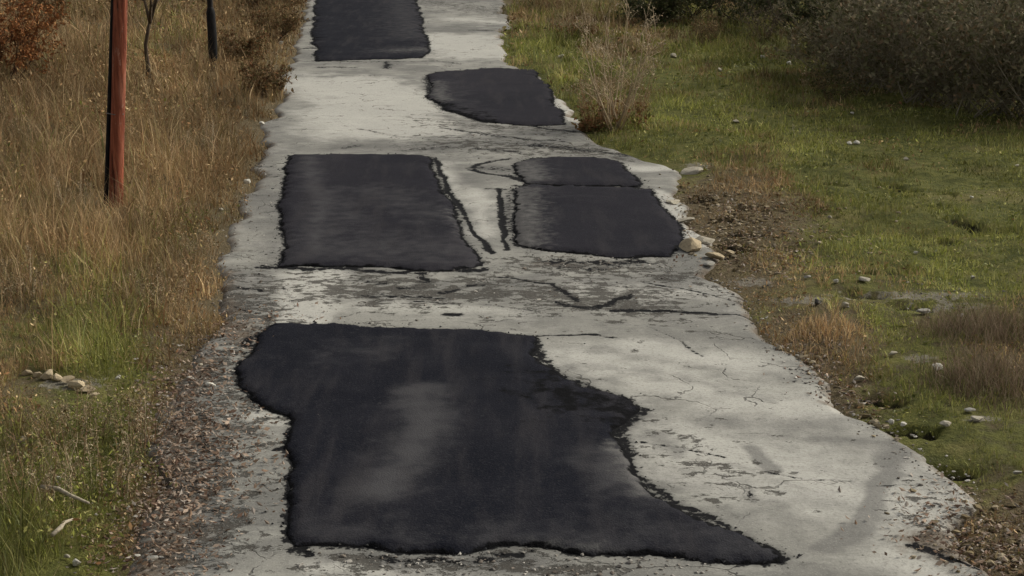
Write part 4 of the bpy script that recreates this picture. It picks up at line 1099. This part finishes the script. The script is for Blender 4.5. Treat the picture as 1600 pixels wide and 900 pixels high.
# tall dry weeds, tussocks and reeds
def weed_clump(name, label, cat, px_, py_, n, h, rad, cols, seed, heads=True, leafy=0, group=None, r0=.0045, headsize=.014):
    p = onto(px_, py_); root = empty(name, p); rnd = random.Random(seed); r = np.random.default_rng(seed)
    S = Geo(); Hd = Geo(); cs = []; lv = []
    for k in range(n):
        a = rnd.uniform(0, 6.283); q = rnd.random() ** .6 * rad * .55
        b = Vector((math.cos(a) * q, math.sin(a) * q, -.04)); hh_ = h * rnd.uniform(.45, 1.0)
        ln = rnd.uniform(.02, .28) * hh_
        t = b + Vector((math.cos(a) * ln + rnd.uniform(-.06, .06), math.sin(a) * ln + rnd.uniform(-.06, .06), hh_))
        m = b.lerp(t, .5) + Vector((rnd.uniform(-.03, .03), rnd.uniform(-.03, .03), .02))
        c = np.array(rnd.choice(cols)) * rnd.uniform(.8, 1.2)
        S.tube([b, m, t], [r0, r0 * .8, r0 * .35], c, 3, False)
        for u in range(rnd.randint(4, 10)):
            f = rnd.uniform(.35, 1); e = b.lerp(t, f); d = Vector((rnd.gauss(0, 1), rnd.gauss(0, 1), rnd.uniform(.4, 1.6))).normalized() * hh_ * rnd.uniform(.06, .2)
            S.tube([e, e + d], [r0 * .5, r0 * .25], c, 3, False)
            for w in range(5): cs.append(e + d * rnd.uniform(.4, 1.1) + Vector((rnd.gauss(0, .012), rnd.gauss(0, .012), rnd.gauss(0, .012))))
        for u in range(leafy): lv.append(b.lerp(t, rnd.uniform(.02, .5)) + Vector((rnd.gauss(0, .06), rnd.gauss(0, .06), rnd.gauss(0, .03))))
    S.build('stalks', M_BARK, root)['kind'] = 'stuff'
    if heads:
        leaf_batch(Hd, cs, headsize, [(.30, .23, .13), (.22, .16, .085), (.38, .31, .20)], r); Hd.build('seed_heads', M_LEAF, root)['kind'] = 'stuff'
    if lv:
        G2 = Geo(); leaf_batch(G2, lv, .032, [(.24, .12, .05), (.17, .085, .035), (.12, .11, .035), (.2, .14, .06)], r); G2.build('leaves', M_LEAF, root)['kind'] = 'stuff'
    return tag(root, label, cat, group)

PALEW = [(.46, .37, .25), (.38, .28, .17), (.52, .44, .32), (.28, .18, .10)]
STRAW = [(.34, .25, .15), (.26, .17, .095), (.44, .35, .23), (.20, .12, .065)]
woody('dry_shrub', 'tall pale branching dry shrub beside the upper road edge', 'shrub', onto(962, 204), 2.0, .72, 15, 9, (.44, .34, .22), 1100, [(.42, .34, .22), (.32, .23, .13), (.5, .42, .3)], .016, 601, r0=.0095, spread=.65, tmin=.22, foliage='seed_heads')
weed_clump('dry_weeds', 'russet leafy weeds low in the middle of the tall dry shrub', 'weeds', 965, 196, 40, .75, .8, [(.26, .15, .075), (.34, .22, .12)], 608, True, 14)
weed_clump('dry_weeds', 'low russet weeds at the road edge in front of the tall dry shrub', 'weeds', 934, 202, 34, .38, .45, [(.22, .11, .05), (.28, .16, .08)], 602, False, 30)
weed_clump('dry_weeds', 'knee-high brown weeds between road and dry shrub, farther up', 'weeds', 905, 60, 45, .75, .7, STRAW, 603, True, 20)
for k, (x_, y_, lab) in enumerate([(1538, 520, 'soft brown grass tussock at the photograph edge, the rear of two'), (1552, 598, 'soft brown grass tussock at the photograph edge, the front of two')]):
    p = onto(x_, y_); root = empty('dry_tussock', p); r = np.random.default_rng(640 + k); m = 2600
    bx = r.normal(0, .26, m); by = r.normal(0, .26, m); bz = ground_z(bx + p.x, by + p.y) - p.z
    cc = np.array([(.20, .14, .095), (.26, .19, .125), (.14, .10, .065), (.30, .24, .16), (.12, .12, .045)])[r.integers(0, 5, m)] * r.uniform(.7, 1.3, m)[:, None]
    tb = blades_mesh('blades', bx, by, bz, .17 * r.gamma(6, 1 / 6, m) * np.exp(-(bx ** 2 + by ** 2) * 2.5), np.full(m, .0045), cc, 1.05, seed=642 + k)
    tb.parent = root; tb['kind'] = 'stuff'
    tag(root, lab, 'tussock', 'brown tussocks in the meadow')
weed_clump('dry_stalk', 'single tall brown stalk standing in the meadow before the far white stones', 'stalk', 1256, 160, 2, .75, .06, [(.24, .15, .085)], 606, True, 0)
weed_clump('dry_stalk', 'short pale stalk in the meadow below the tall brown stalk', 'stalk', 1246, 212, 3, .26, .06, [(.45, .40, .28)], 607, False, 0)
LEFTW = [(268, 250, 22, .42, 'pale dry weed in the bank grass between red pole and road'), (150, 775, 30, .45, 'tangled grey-green weed above the long stick'), (205, 700, 26, .42, 'spindly weed on the near bank beside the fallen leaves'),
         (60, 800, 30, .46, 'tangled weed near the frame edge above the pale stick'), (255, 490, 24, .40, 'straw weed at the road end of the bank, above the green hollow'), (110, 690, 24, .38, 'straggly weed below the rubble row'),
         (30, 470, 24, .45, 'straw weed at the frame edge level with the front patch top'), (300, 410, 24, .36, 'straw weed overhanging the shoulder beside the wide patch'), (120, 340, 26, .45, 'straw weed in front of the red pole foot, toward the frame edge'),
         (320, 240, 26, .45, 'straw weed on the bank below the sleeved post'), (40, 230, 26, .5, 'straw weed below the russet bush')]
for k, (x_, y_, n_, h_, lab) in enumerate(LEFTW):
    weed_clump('bank_weed', lab, 'weed', x_, y_, n_, h_, .35, STRAW + [(.16, .15, .07), (.12, .12, .05)], 620 + k, True, 0, 'weeds standing in the bank grass', .0030, .0085)

# ------------------------------------------------------------------ sticks on the near bank
def stick(label, a, b, r_, lift):
    A, B_ = onto(*a), onto(*b); o = (A + B_) / 2; g = Geo(); d = B_ - A
    root_pts = [A - o, A - o + d * .3 + Vector((.01, .01, .012)), A - o + d * .65 + Vector((-.008, 0, .01)), B_ - o]
    g.tube(root_pts, [r_, r_ * .95, r_ * .8, r_ * .5], (.36, .31, .23), 7)
    st = g.build('fallen_stick', M_BARK); st.location = o + Vector((0, 0, lift))
    return tag(st, label, 'stick', 'sticks on the near bank')
stick('long brown stick lying slanted in the near weeds', (68, 806), (142, 832), .013, .16)
stick('short pale stick below the long brown one in the near grass', (84, 872), (116, 846), .012, .12)
